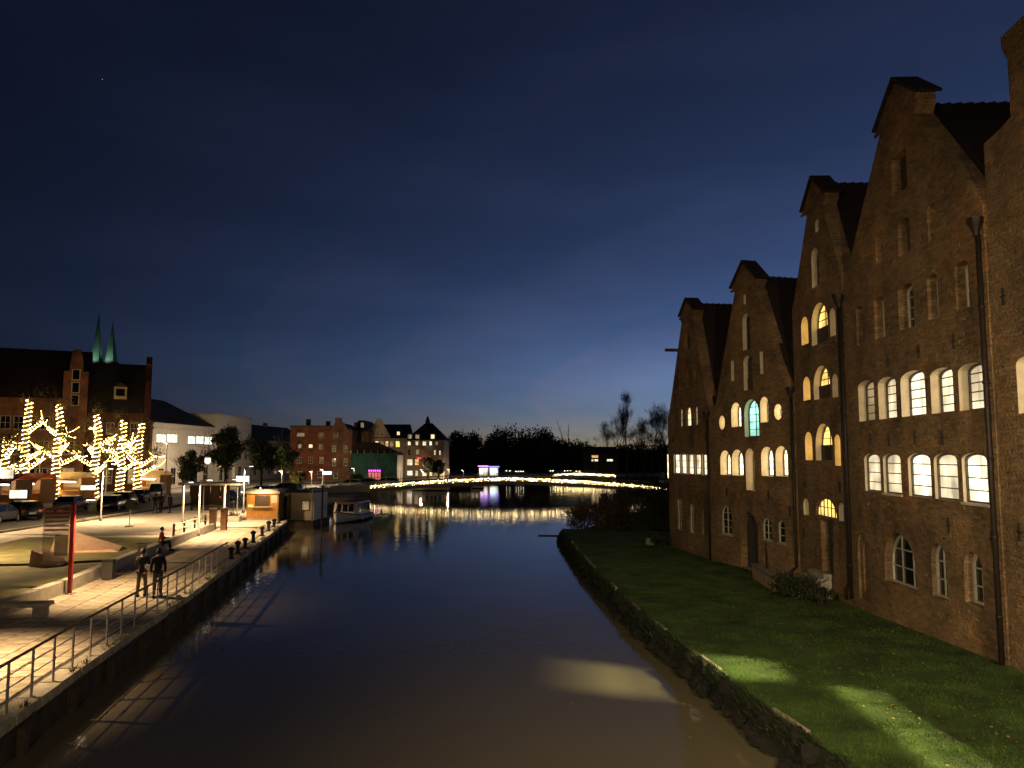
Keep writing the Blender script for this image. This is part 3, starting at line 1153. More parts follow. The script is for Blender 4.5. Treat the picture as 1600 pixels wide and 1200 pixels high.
# third house: tall and narrow, yellow light
wins = [win('arch', 3.2, 3.6, 15.7, 16.25, None, .2, bars=(0, 0), jamb=J), win('arch', 2.6, 3.45, 13.4, 15.1, DGLASS, .3, bars=(0, 3), jamb=J)]
for zl, zm, zt, zr in ((11.1, 10.9, 12.65, 11.0), (8.6, 8.55, 9.95, 8.5), (5.95, 5.95, 7.5, 5.75)):
    wins += [win('arch', 1.1, 1.95, zl, zt - .3, LIT_YD, .46, jamb=J), win('arch', 2.35, 4.15, zm, zt, LIT_Y, .32, jamb=J, bars=(1, 4), panel=.42), win('arch', 4.38, 4.95, zr, zt - .5, LIT_D if zl > 7 else LIT_YD, .44, jamb=J, bars=(0, 1))]
wins += [win('arch', .62, 1.3, 3.5, 4.25, LIT_D, .3, jamb=J, bars=(0, 1)), win('fan', 2.05, 4.35, 3.56, 4.4, LIT_Y, .12, bars=(5, 1)), win('arch', 4.55, 5.15, 3.56, 4.3, DGLASS, .25, jamb=J, bars=(0, 1))]
W3 = warehouse('narrow gabled brick warehouse with yellow-lit hatches above a green door', PC, PB,
               [(0, -.4), (5.67, -.4), (5.67, 13.45), (5.45, 13.75), (4.08, 16.65), (4.35, 16.95), (4.35, 17.2), (3.08, 18.25), (1.8, 17.2), (1.8, 16.95), (2.28, 16.75), (.3, 13.3), (0, 12.9)],
               wins, [dict(k='rect', b=(2.6, 3.85, 1.3, 3.48), rec=.3)], (3.1, 17.85), (12.7, 13.2), (1.8, 4.35, 17.2, 3.08, 18.25), [(5.6, 12.1, .75, .25)], [(1.0, 4.9), (4.8, 4.9), (.7, 2.7)], nbrick=80)
# fourth house: the broad one
wins = [win('rect', 4.75, 5.85, 14.8, 16.1, None, .4, bars=(0, 0), panel=1.0), win('seg', 5.0, 5.85, 12.7, 13.85, None, .4, bars=(0, 0), panel=.9), win('seg', 7.0, 7.5, 12.6, 13.75, DGLASS, .35, bars=(0, 1)), win('seg', 3.25, 3.68, 12.85, 13.85, DGLASS, .35, bars=(0, 1))]
wins += [win('seg', a, b, 10.25, z, DGLASS, .36, bars=(1, 3), frame=FRAME, ft=.06) for a, b, z in ((1.28, 1.9, 11.72), (2.9, 3.72, 11.7), (4.8, 5.86, 11.7), (6.78, 7.42, 11.6), (8.4, 9.1, 11.58))]
wins += [win('seg', a, b, 7.42, z, p, .33, jamb=J, bars=(0, 4)) for a, b, z, p in ((1.2, 2.6, 8.9, LIT_D), (2.95, 4.35, 8.85, LIT_W), (4.7, 6.35, 8.86, LIT_WB), (6.7, 8.0, 8.75, LIT_W), (8.3, 9.55, 8.7, LIT_W))]
wins += [win('seg', a, b, 4.88, 6.24, p, .15, jamb=J, bars=(0, 3), sill=J if b in (4.45, 9.5) else None) for a, b, p in ((1.5, 2.85, LIT_W), (3.1, 4.45, LIT_W), (4.97, 6.45, LIT_WB), (6.66, 8.0, LIT_W), (8.25, 9.5, LIT_WB))]
wins += [win('arch', .55, 1.6, .85, 3.3, None, .14, bars=(0, 0), frame=BRICK, ft=.3), win('arch', 2.85, 5.2, 1.85, 3.6, DGLASS, .32, bars=(2, 2), frame=FRAME, ft=.07, bw=.04), win('arch', 6.2, 7.1, 1.95, 3.55, DGLASS, .2, bars=(1, 2), frame=FRAME, ft=.07, bw=.04), win('arch', 8.05, 9.0, 2.1, 3.55, DGLASS, .3, bars=(1, 2), frame=FRAME, ft=.07, bw=.04)]
W4 = warehouse('broad gabled brick warehouse with two rows of five white-lit windows', PB, PA,
               [(0, -.4), (9.98, -.4), (9.98, 12.85), (6.5, 16.95), (6.72, 17.2), (6.72, 17.55), (5.3, 18.7), (3.75, 17.75), (3.75, 17.45), (4.0, 17.3), (0, 12.5)],
               wins, [], (5.25, 17.7), (11.8, 12.0), (3.75, 6.72, 17.65, 5.3, 18.7), [(.12, 12.0, .75, -.0), (9.9, 12.05, .85, 0)],
               [(1.0, 4.1), (2.2, 6.75), (3.7, 6.7), (5.6, 6.75), (7.3, 6.7), (9.6, 4.0), (7.4, 4.15), (3.9, 9.4), (6.1, 9.4), (8.2, 9.4)], nbrick=150)
# the blind niche is closed with brick
MB().add([(u, .14, z) for u, z in shape('arch', .55, 1.6, .85, 3.3)], [tuple(range(13))]).build('blind_niche', BRICK, W4)

# nearest house, mostly beside the view: lit rooms whose lamps throw window light on the grass
m_, nt_, p_ = nodes('clear_pane')
nt_.nodes.remove(p_)
tr = nt_.nodes.new('ShaderNodeBsdfTransparent')
gl = nt_.nodes.new('ShaderNodeBsdfGlossy')
gl.inputs['Roughness'].default_value = .03
ms = nt_.nodes.new('ShaderNodeMixShader')
ms.inputs[0].default_value = .08
lk(nt_, tr.outputs[0], ms.inputs[1])
lk(nt_, gl.outputs[0], ms.inputs[2])
lk(nt_, ms.outputs[0], nt_.nodes['Material Output'].inputs[0])
CLEAR = m_
wins = [win('seg', 1.02, 2.2, 7.2, 8.6, LIT_W, .33, jamb=J, bars=(0, 4)), win('seg', 3.4, 4.6, 7.2, 8.6, LIT_W, .33, jamb=J, bars=(0, 4)), win('seg', 5.6, 6.8, 7.2, 8.6, LIT_W, .33, jamb=J, bars=(0, 4)),
        win('rect', 1.95, 2.75, 4.9, 5.85, CLEAR, .2, jamb=J, bars=(0, 1), deep=.6, bw=.05), win('rect', 4.35, 6.6, 4.9, 5.66, CLEAR, .2, jamb=J, bars=(4, 2), deep=.6, bw=.04),
        win('seg', 7.4, 8.4, 4.9, 6.1, LIT_W, .15, jamb=J), win('arch', 1.6, 2.6, 2.0, 3.5, DGLASS, .3, bars=(1, 2), frame=FRAME), win('arch', 4.4, 5.6, 2.0, 3.6, DGLASS, .3, bars=(2, 2), frame=FRAME)]
W5 = warehouse('tall stepped-gable brick warehouse cut off by the picture edge', PA, PZ,
               [(.08, -.4), (10.0, -.4), (10.0, 14.4), (8.7, 14.5), (8.7, 16.1), (8.9, 16.45), (8.9, 16.8), (7.1, 16.85), (7.1, 18.9), (5.05, 20.2), (3.0, 18.9), (3.0, 16.85), (1.2, 16.8), (1.2, 16.5), (1.42, 16.1), (1.42, 14.6), (.95, 14.5), (.2, 14.4)],
               wins, [], (5.0, 18.0), (13.2, 13.2), None, [], [(.7, 10.2), (.8, 4.3)], nbrick=60)
rm = MB()
rm.b2(.3, 9.8, .61, 6.0, 4.0, 4.1)
rm.b2(.3, 9.8, .61, 6.0, 7.45, 7.55)
rm.b2(4.1, 4.2, .61, 6.0, 4.1, 7.45)  # partition added so each lamp lights only its own window
rm.b2(.3, 9.8, 6.0, 6.1, 4.0, 7.5)
rm.b2(.2, .3, .61, 6.0, 4.0, 7.5)
rm.b2(7.1, 7.2, .61, 6.0, 4.1, 7.45)
rm.build('room', PLASTER, W5)
BULB = glow_mat('lamp_bulb', (1.0, .86, .6), 12, 'NONE')


def point(name, loc, power, col=(1.0, .66, .33), radius=.08, parent=None):
    l = bpy.data.lights.new(name, 'POINT')
    l.energy = power
    l.color = col
    l.shadow_soft_size = radius
    o = bpy.data.objects.new(name, l)
    o.location = loc
    o.parent = parent
    COL.objects.link(o)
    return o


def spot(name, loc, target, power, angle=120, blend=.6, col=(1.0, .66, .33), radius=.08, parent=None):
    l = bpy.data.lights.new(name, 'SPOT')
    l.energy = power
    l.color = col
    l.spot_size = R(angle)
    l.spot_blend = blend
    l.shadow_soft_size = radius
    o = bpy.data.objects.new(name, l)
    o.location = loc
    d = Vector(target) - Vector(loc)
    o.rotation_euler = d.to_track_quat('-Z', 'Y').to_euler()
    o.parent = parent
    COL.objects.link(o)
    return o


for (u, dp, z, pw, rad) in ((3.45, 3.0, 7.15, P_ROOM1, .14), (5.75, 2.2, 7.2, P_ROOM2, .08)):
    cl = MB().tube([(u, dp, z + .08), (u, dp, 7.45)], .012, 5)
    co = cl.build('ceiling_lamp', IRON, W5)
    MB().lathe([(.05, 0), (.16, -.0), (.2, .02), (.05, .14)], (u, dp, z + .02), 10).build('lamp_shade', DGREY, co)
    point('lamp_light', (u, dp, z - .05), pw, (1.0, .90, .40), rad, W5)

# ------------------------------------------------------------------ in front of the warehouses
st = thing('entrance_steps', 'low sandstone flanked steps below the green door of the narrow warehouse', 'steps', (0, 0, 0))
ANG3 = math.atan2(PB[1] - PC[1], PB[0] - PC[0])


def loc3(u, out, z):      # on the third warehouse's frontage: u along it, out towards the river
    d = Vector((PB[0] - PC[0], PB[1] - PC[1], 0)).normalized()
    nrm = Vector((d.y, -d.x, 0))
    return Vector((PC[0], PC[1], 0)) + d * u + nrm * out + Vector((0, 0, z))


for i in range(5):
    c = loc3(3.2, .2 + .15 + .32 * i, 0)
    hgt = 1.28 - .18 * i
    MB().box(0, 0, (hgt + .1) / 2, 1.7, .318, hgt - .1).build('step', STONE, st, (c.x, c.y, .1), ANG3)
wl = MB()
for k_, (u, z0) in enumerate(((.3, 1.0),)):
    pass
p0, p1 = loc3(-1.0, 1.75, 0), loc3(3.0, 2.05, 0)
dd = (p1 - p0)
MB().box(dd.length / 2, 0, .5, dd.length, .3, .8).build('flank_wall', PINKST, st, (p0.x, p0.y, .1), math.atan2(dd.y, dd.x))
MB().box(dd.length / 2, 0, .96, dd.length + .08, .38, .09).build('wall_cap', KERB, st, (p0.x, p0.y, .1), math.atan2(dd.y, dd.x))
hr = MB()
a, b = loc3(-2.2, .9, 1.9), loc3(-1.0, 1.2, .75)
hr.tube([a, b], .02, 6)
hr.tube([a - Vector((0, 0, .5)), b - Vector((0, 0, .5))], .015, 6)
for q in (a, (a + b) / 2, b):
    hr.tube([q, (q.x, q.y, .3)], .02, 6)
hr.build('handrail', IRON, st)


# ------------------------------------------------------------------ plants
def leaf_cloud(n, size, blobs, squash=.6):
    """n leaf quads spread over the shells of lumpy blobs (cx,cy,cz,r)."""
    bl = np.array(blobs, dtype=float)
    wts = bl[:, 3] ** 2
    pick = RNG.choice(len(bl), n, p=wts / wts.sum())
    d = RNG.normal(size=(n, 3))
    d /= np.linalg.norm(d, axis=1)[:, None]
    rad = bl[pick, 3] * (RNG.random(n) ** .45) * (1 + .15 * RNG.normal(size=n))
    c = bl[pick, :3] + d * rad[:, None] * np.array([1, 1, squash + .3])
    a = RNG.normal(size=(n, 3))
    a /= np.linalg.norm(a, axis=1)[:, None]
    b = np.cross(a, RNG.normal(size=(n, 3)))
    b /= np.linalg.norm(b, axis=1)[:, None]
    s = size * RNG.uniform(.6, 1.3, n)[:, None]
    return np.stack([c - a * s, c + b * s * .5, c + a * s, c - b * s * .5], axis=1).reshape(-1, 3)


def branches(mb, p, d, length, r, level, rr, spread=.6, sides=5, shrink=.72, kids=(2, 3), up=.12, leaves=None, wob=.12):
    pts, rad = [p.copy()], [r]
    q = p.copy()
    n = 3 if level > 1 else 2
    for i in range(n):
        d = (d + Vector((rr.gauss(0, wob), rr.gauss(0, wob), rr.gauss(0, wob) + up * .4))).normalized()
        q = q + d * (length / n)
        pts.append(q.copy())
        rad.append(r * (1 - .42 * (i + 1) / n))
    mb.tube(pts, rad, max(3, sides), False)
    if level == 0:
        if leaves is not None:
            leaves.append(q.copy())
        return
    for k in range(rr.randint(*kids)):
        t = rr.uniform(.45, 1.0) if k else 1.0
        base = pts[0].lerp(pts[-1], t) if t < .99 else pts[-1]
        if t < .99:
            j = min(n - 1, int(t * n))
            base = pts[j].lerp(pts[j + 1], t * n - j)
        nd = (d + Vector((rr.gauss(0, spread), rr.gauss(0, spread), rr.gauss(0, spread * .6) + up))).normalized()
        branches(mb, base, nd, length * rr.uniform(shrink - .12, shrink + .1), r * .52, level - 1, rr, spread, max(3, sides - 1), shrink, kids, up, leaves, wob)


def bush(label, x, y, z, rx, h, n, lm, seed, size=.07, twigs=14, name='shrub', group=None):
    root = thing(name, label, 'shrub', (x, y, z), 0, group)
    rr = random.Random(seed)
    b = MB()
    for _ in range(twigs):
        a = rr.uniform(0, 6.28)
        t = rr.uniform(.2, 1.15) * rx
        branches(b, Vector((rr.uniform(-.3, .3) * rx * .5, rr.uniform(-.3, .3) * rx * .5, -.1)), Vector((math.cos(a) * t, math.sin(a) * t, h * rr.uniform(.7, 1.0))).normalized(), h * rr.uniform(.4, .6), .03, 2, rr, .45, 4)
    b.build('stems', BARKD, root)
    blobs = [(rr.uniform(-.7, .7) * rx, rr.uniform(-.7, .7) * rx, h * rr.uniform(.2, .72), rx * rr.uniform(.25, .5)) for _ in range(9)]
    link('foliage', fast_mesh('foliage', leaf_cloud(n, size, blobs), 4, lm), root)
    return root


c = loc3(4.3, 1.5, .35)
bush('dark low bush between the sandstone steps and the broad warehouse', c.x, c.y, .4, 1.2, 1.1, 2600, LEAFD, 3, .06, 10)
c2 = loc3(5.2, .9, .35)
bush('small dark bush at the foot of the broad warehouse corner', c2.x - .2, c2.y, .4, .7, .9, 1200, LEAFD, 4, .06, 8)
bush('small dark bush at the far corner of the smallest warehouse', 9.6, 50.0, .3, .8, .9, 1300, LEAFD, 5, .06, 8)
MB().add(*(lambda b: (b.v, b.f))(MB().box(0, 0, .25, .55, .4, .5, taper=.7))).build('boundary_stone', STONE, None, (8.9, 50.3, .3), .3)
tag(bpy.data.objects['boundary_stone'], 'small pale stone beside the far warehouse corner bush', 'stone')
for i, (x, y, rx, h, n, lm, lb) in enumerate((
        (5.6, 61.5, 1.6, 2.5, 3200, LEAFB, 'brownish twiggy bush nearest the water beyond the green bank'),
        (7.9, 62.5, 1.9, 2.9, 3600, LEAFB, 'second twiggy bush from the water behind the green bank'),
        (10.2, 61.0, 1.8, 2.4, 3400, LEAFD, 'low dark bush in the middle of the thicket behind the green bank'),
        (12.4, 63.0, 2.2, 3.3, 3800, LEAFD, 'dark bush beside the far end of the smallest warehouse'),
        (9.3, 66.5, 2.0, 3.5, 3600, LEAFB, 'tall brown bush at the back of the thicket near the footbridge'),
        (14.2, 70.0, 2.4, 3.7, 3800, LEAFD, 'large dark bush under the right end of the footbridge lights'),
        (11.6, 71.0, 2.2, 3.6, 3400, LEAFD, 'dark bush filling the gap in the middle of the thicket'),
        (16.6, 77.0, 2.6, 4.0, 3400, LEAFD, 'farthest dark bush of the thicket towards the footbridge'))):
    bush(lb, x, y, .2, rx, h, n, lm, 20 + i, .09, 26, 'waterside_bush', 'bushes beyond the green bank')
# the long bare rod lying on the water's edge
pl = MB().tube([(2.0, 59.6, .03), (5.2, 59.2, .03)], .05, 6).build('floating_boom', TIMBER)
tag(pl, 'thin dark boom lying on the water at the bank corner', 'boom')

# ------------------------------------------------------------------ promenade: railing, bollards, walls, lamps
rl = thing('quay_railing', 'steel post railing with wooden handrail along the quay edge', 'railing', (0, 0, 0))
ry = [13.0 + 1.15 * i for i in range(23)]
ry[-1] = 38.3
pm = MB().box(0, 0, .52, .028, .085, 1.04).mesh('post', STEEL)
fp = MB().box(0, 0, .01, .12, .14, .02).mesh('foot_plate', STEEL)
for y in ry:
    sl_ = qx(y + .3) - qx(y - .3)
    po = link('post', pm, rl, (qx(y) - .14, y, .84), math.atan(-sl_ / .6))
    link('foot_plate', fp, po)
for nm, zr_, rad, m in (('handrail', 1.9, .034, WOODRAIL), ('rail', 1.62, .014, STEEL), ('rail', 1.36, .014, STEEL), ('rail', 1.10, .014, STEEL)):
    MB().tube([(qx(y) - .14, y, zr_) for y in ry], rad, 6).build(nm, m, rl, smooth=True)
bm = MB().lathe([(.17, 0), (.17, .05), (.11, .1), (.1, .42), (.17, .47), (.17, .55), (.05, .62)], n=10).mesh('mooring_bollard', IRON, True)
for i, y in enumerate((40.2, 42.2, 44.6, 47.6, 51.4, 54.6, 57.6, 60.6)):
    nth = ('first', 'second', 'third', 'fourth', 'fifth', 'sixth', 'seventh', 'last')[i]
    o = link('mooring_bollard', bm, None, (qx(y) - .3, y, .845), i * .7)
    o.scale = (1, 1, 1.15 if i % 2 else 1.0)
    tag(o, f'{nth} black mooring bollard on the quay counting from the end of the railing', 'bollard', 'mooring bollards on the quay')

pw = thing('planter_wall', 'low concrete seat wall between the promenade and the lawn', 'wall', (0, 0, 0))
seg = [14, 17, 20.2, 23.4, 26.1, 28.3, 30.46, 33.5, 36.5, 39.5, 42.6, 45.7, 48.8, 51.9, 55]
for i, (ya, yb) in enumerate(zip(seg, seg[1:])):
    a, b = Vector((wx(ya), ya, 0)), Vector((wx(yb), yb, 0))
    d = b - a
    h = .52 + .012 * (i % 3)
    MB().box(d.length / 2, 0, .80 + h / 2, d.length - .012, .36, h, taper=.995).build('wall_block', CONC, pw, (a.x, a.y, 0), math.atan2(d.y, d.x))

# bench block and other stone pieces at the left
bn = thing('stone_bench', 'pale stone block bench at the foot of the seat wall', 'bench', (-16.3, 26.0, .853), .15)
MB().box(0, 0, .40, 1.9, .62, .12, taper=.98).build('seat', COPING, bn)
for s_ in (-.65, .65):
    MB().box(s_, 0, .17, .32, .5, .34).build('leg', STONE, bn)


def lamp_post(label, x, y, z, h, power, hm=GREYP, arm=.5, dirx=1.0, name='street_lamp', group='promenade lamp posts', angle=118, col=(1.0, .67, .34), r=.055):
    root = thing(name, label, 'street lamp', (x, y, z), 0, group)
    MB().lathe([(r * 2, 0), (r * 2, .25), (r * 1.1, .35), (r * .75, h)], n=10).build('pole', hm, root, smooth=True)
    MB().box(0, 0, .012, r * 5, r * 5, .024).build('base_plate', hm, root)
    MB().tube([(0, 0, h - .02), (dirx * arm, 0, h + .06)], r * .55, 6).build('arm', hm, root)
    hd = MB().box(dirx * (arm + .12), 0, h + .05, .42, .17, .07, taper=.8).build('lamp_head', hm, root)
    MB().box(dirx * (arm + .12), 0, h + .003, .32, .12, .012).build('lens', BULB, hd)
    spot('lamp_light', (dirx * (arm + .12), 0, h - .03), (dirx * (arm + .12), 0, 0), power, angle, .5, col, .06, root)
    return root


def tinted_glass(name, col, fac):
    m, nt, p = nodes(name)
    p.inputs['Base Color'].default_value = (*col, 1)
    p.inputs['Roughness'].default_value = .2
    t = nt.nodes.new('ShaderNodeBsdfTransparent')
    x = nt.nodes.new('ShaderNodeMixShader')
    x.inputs[0].default_value = fac
    lk(nt, t.outputs[0], x.inputs[1])
    lk(nt, p.outputs[0], x.inputs[2])
    lk(nt, x.outputs[0], nt.nodes['Material Output'].inputs[0])
    return m


GLAZED = tinted_glass('glazed_board', (.36, .30, .24), .28)
REDFILM = tinted_glass('red_film', (.40, .10, .07), .55)
GREENFILM = tinted_glass('grey_green_film', (.14, .16, .13), .6)
PINKFILM = tinted_glass('pink_film', (.5, .33, .25), .7)
# tall red lamp with the information board
ib = thing('information_board', 'red post with a tall glazed map board at the promenade edge', 'information board', (-17.05, 30.2, .853), .16)
MB().box(0, 0, 1.75, .14, .14, 3.5).build('post', REDP, ib)
MB().box(0, 0, .012, .4, .4, .024).build('base_plate', GREYP, ib)
MB().b2(-1.06, -.09, -.02, .02, 1.15, 3.35).build('board', GLAZED, ib)
pr = MB()
for i in range(6):
    pr.b2(-1.0, -.14, -.026, -.0205, 3.2 - i * .16, 3.28 - i * .16)
pr.build('red_bands', REDFILM, ib)
MB().b2(-.62, -.14, -.026, -.0205, 1.45, 2.25).build('map_field', GREENFILM, ib)
MB().add([(-1.0, -.024, 1.25), (-.14, -.024, 1.25), (-.4, -.024, 1.42), (-1.0, -.024, 1.62)], [(0, 1, 2, 3)]).build('pink_field', PINKFILM, ib)
MB().tube([(0, 0, 3.4), (.5, -.05, 3.62)], .03, 6).build('lamp_arm', REDP, ib)
lh = MB().box(.62, -.05, 3.62, .36, .16, .07).build('lamp_head', REDP, ib)
MB().box(.62, -.05, 3.575, .28, .11, .012).build('lens', BULB, lh)
spot('lamp_light', (.62, -.05, 3.54), (1.4, .2, 0), P_PROM * 1.25, 118, .55, (1.0, .66, .33), .06, ib)
l2 = lamp_post('red lamp post beside the near end of the promenade', -15.2, 19.3, .853, 3.6, P_PROM * 2.3, REDP, .6, angle=114)
lamp_post('pale slender lamp post at the end of the seat wall', -20.55, 51.0, .853, 3.65, P_PROM * 2.6, STEEL, .5, angle=132)
lamp_post('slim lamp post beside the planter near the orange kiosk', -21.7, 58.6, .9, 3.4, P_PROM * 1.6, STEEL, .6, angle=130)
lamp_post('pale lamp post on the lawn behind the round sign', -32.6, 61.6, .95, 4.1, P_PROM * 3.2, STEEL, .5, angle=150)
lamp_post('grey lamp post standing before the flat-roofed shelter', -24.9, 58.8, .98, 3.1, P_PROM * 1.5, STEEL, .4, angle=150)
lamp_post('grey lamp post behind the orange kiosk', -24.4, 70.5, .9, 4.2, P_PROM * 2.2, STEEL, .5, angle=150)
lamp_post('lamp post beside the path behind the sandstone wedges', -27.6, 38.0, 1.06, 4.6, P_PROM * 5.0, STEEL, .6, angle=156)
lamp_post('lamp post over the parked cars at the picture edge', -35.0, 51.0, 1.06, 4.6, P_PROM * 3.0, STEEL, .6, -1, angle=150)

# sandstone wedges on the lawn
wd = MB().add([(0, 0, 0), (3.4, .4, 0), (3.1, 1.9, 0), (.1, 1.6, 0), (.2, .1, .85), (3.0, .6, .12), (2.9, 1.7, .16), (.3, 1.5, .95)],
              [(3, 2, 1, 0), (4, 5, 6, 7), (0, 1, 5, 4), (1, 2, 6, 5), (2, 3, 7, 6), (3, 0, 4, 7)]).build('stone_wedge', PINKST, None, (-24.0, 40.5, 1.12), -.05)
tag(wd, 'long sloping sandstone wedge lying on the lawn', 'sculpture')
wd2 = MB().add([(0, 0, 0), (1.25, .1, 0), (1.2, 1.0, 0), (.05, .9, 0), (.05, .05, .75), (1.1, .15, .3), (1.1, .9, .3), (.1, .85, .8)],
               [(3, 2, 1, 0), (4, 5, 6, 7), (0, 1, 5, 4), (1, 2, 6, 5), (2, 3, 7, 6), (3, 0, 4, 7)]).build('stone_wedge', PINKST, None, (-21.9, 35.4, 1.12), .1)
tag(wd2, 'small pale sandstone wedge on the lawn behind the map board', 'sculpture')
# lawn edging that crosses the grass
ed = MB()
pe = [(-27.5, 34), (-24.6, 35.6), (-21.5, 36.0), (-19.2, 37.3)]
for a, b in zip(pe, pe[1:]):
    d = Vector((b[0] - a[0], b[1] - a[1], 0))
    ed.box((a[0] + b[0]) / 2, (a[1] + b[1]) / 2, 1.15, d.length, .14, .14, math.atan2(d.y, d.x))
tag(ed.build('lawn_edging', TIMBER), 'dark curved edging strip across the promenade lawn', 'edging')
# litter bin, cabinet, sign, end wall
bi = thing('litter_bin', 'dark metal litter bin against the seat wall', 'bin', (-17.35, 33.6, .853), .17)
MB().box(0, 0, .4, .42, .36, .72, taper=1.06).build('body', DGREY, bi)
MB().box(0, 0, .8, .48, .42, .05).build('lid', IRON, bi)
cb_ = thing('utility_cabinet', 'pale grey cabinet standing at the seat wall behind the strolling couple', 'cabinet', (-18.3, 38.6, .853), .17)
MB().box(0, 0, .48, .36, .32, .96).build('body', CREAMP, cb_)
MB().box(0, 0, .98, .42, .38, .04).build('lid', GREYP, cb_)
rs = thing('round_sign', 'round road sign seen from behind on the lawn', 'sign', (-27.7, 56.3, .98), .3)
MB().tube([(0, 0, 0), (0, 0, 2.0)], .035, 8).build('post', STEEL, rs)
MB().tube([(0, -.05, 1.62), (0, -.07, 1.62)], .36, 20).build('disc', DGREY, rs)
MB().lathe([(.3, 0), (.3, .08), (.12, .14)], n=10).build('foot', CONC, rs)
ew = thing('gate_piers', 'pair of dark brick piers where the seat wall ends', 'pier', (-21.0, 55.6, .853), .15)
for s_ in (-.38, .38):
    MB().box(s_, 0, .72, .42, .42, 1.44).build('pier', BRICK_FAR, ew)
    MB().box(s_, 0, 1.48, .5, .5, .09).build('cap', CONC, ew)
fr = thing('timber_fence', 'double timber rail fence leading to the brick piers', 'fence', (0, 0, 0))
for i in range(4):
    yv = 48.0 + i * 2.4
    MB().box(wx(yv) - .55, yv, 1.5, .1, .1, .9).build('post', TIMBER, fr)
for zr_ in (1.55, 1.85):
    MB().tube([(wx(y_) - .47, y_, zr_) for y_ in (48, 50.4, 52.8, 55.2)], .045, 4).build('rail', COPING, fr)
pl_ = thing('stone_planter', 'dark low planter beside the orange kiosk', 'planter', (-22.3, 61.5, .9), .1)
MB().box(0, 0, .22, 1.5, .8, .44, taper=1.05).build('trough', CONC, pl_)
link('foliage', fast_mesh('foliage', leaf_cloud(500, .05, [(-.4, 0, .5, .25), (.1, 0, .55, .3), (.45, 0, .5, .25)]), 4, LEAFD), pl_)
MB().tube([(.2, 0, .4), (.25, .02, 1.3), (.2, 0, 2.0)], .03, 5).build('stem', BARKD, pl_)

# flat-roofed shelter
sh = thing('waiting_shelter', 'flat-roofed shelter with dark panels behind the lamp posts', 'shelter', (-28.3, 73.4, .9), .0)
MB().b2(-2.9, 2.9, -1.1, 1.2, 2.42, 2.62).build('roof', CREAMP, sh)
MB().b2(-2.95, 2.95, -1.15, 1.25, 2.625, 2.68).build('roof_edge', DGREY, sh)
for i in range(4):
    MB().b2(-2.5 + i * .95, -1.62 + i * .95, .9, .98, .25, 2.38).build('panel', TIMBER, sh)
for x_ in (-2.6, -.6, 1.3, 2.6):
    MB().tube([(x_, -.8, 0), (x_, -.8, 2.42)], .05, 8).build('post', STEEL, sh)
MB().b2(-2.4, 1.0, .3, .75, .4, .46).build('seat', TIMBER, sh)
for x_ in (-2.2, .8):
    MB().b2(x_ - .05, x_ + .05, .35, .7, 0, .395).build('leg', IRON, sh)

# ------------------------------------------------------------------ kiosk, container cabin, launch
ks = thing('kiosk', 'small orange wooden kiosk with serving hatch at the end of the quay', 'kiosk', (-20.55, 64.6, .853), .06)
MB().b2(-1.28, 1.28, -.9, 1.0, .12, 2.15).build('wall', ORANGE, ks)
MB().b2(-1.32, 1.32, -.95, 1.05, 0, .12).build('plinth', COPING, ks)
MB().b2(-1.42, 1.42, -1.15, 1.1, 2.16, 2.34).build('roof', CREAMP, ks)
MB().b2(-1.3, 1.2, -1.0, .9, 2.345, 2.5).build('roof_box', CREAMP, ks)
for i in range(9):
    MB().b2(-1.27 + i * .283, -1.27 + i * .283 + .27, -.925, -.901, .14, 1.05).build('plank', ORANGE, ks)
hw = MB().b2(-.62, .62, -.915, -.902, 1.12, 2.0).build('hatch', TIMBER, ks)
MB().b2(-.7, .75, -1.12, -.905, 1.04, 1.09).build('counter', CREAMP, ks)
MB().b2(.7, 1.2, -.93, -.905, 1.35, 2.0).build('menu_board', CREAMP, ks)
MB().b2(-1.15, -.75, -.97, -.905, 1.05, 1.25).build('lit_sign', glow_mat('amber_sign', (1, .55, .12), 1.2), ks)
MB().tube([(.1, -.9, 2.42), (.1, -2.0, 2.75)], .025, 6).build('lamp_arm', IRON, ks)  # added arm lamp to brighten the kiosk front and pavement
lh = MB().lathe([(.05, .08), (.16, 0)], (.1, -2.05, 2.66), 10).build('lamp_shade', IRON, ks)
MB().lathe([(.02, -.05), (.06, 0), (.02, .03)], (.1, -2.05, 2.66), 8).build('bulb', BULB, lh)
spot('lamp_light', (.1, -2.05, 2.6), (.1, -1.6, 0), P_PROM * .26, 165, .4, (1.0, .66, .32), .06, ks)
cn = thing('container_cabin', 'pale container cabin with glazed door on a floating pontoon', 'cabin', (-18.2, 66.6, 0), -.08)
MB().b2(-1.9, 1.75, -1.6, 2.75, -.25, .62).build('pontoon', QUAYWALL, cn)
MB().b2(-1.55, 1.55, -.9, 2.6, .66, 2.95).build('wall', CREAMP, cn)
MB().b2(-1.62, 1.62, -.97, 2.67, 2.95, 3.06).build('roof', DGREY, cn)
d_ = MB().b2(-1.35, -.75, -.93, -.903, .75, 2.7).build('door', DGREY, cn)
MB().b2(-1.28, -.82, -.945, -.931, 1.65, 2.6).build('pane', DGLASS, d_)
MB().b2(-.7, -.45, -.93, -.903, .75, 2.85).build('side_panel', WOODRAIL, cn)
w_ = MB().b2(.45, 1.2, -.935, -.903, 1.45, 2.35).build('window', WOODRAIL, cn)
MB().b2(.54, 1.11, -.95, -.936, 1.54, 2.26).build('pane', LIT_D, w_)
for x_, y_ in ((-1.5, -.85), (1.52, -.85)):
    MB().tube([(x_, y_ - .4, -.6), (x_, y_ - .4, 3.3)], .07, 8).build('mooring_pile', STEEL, cn)
pil_ = MB().tube([(2.75, -2.4, -.8), (2.75, -2.4, 3.4)], .08, 8).build('added_lamp_pile', TIMBER, cn)  # pile and lamp are added to light the launch
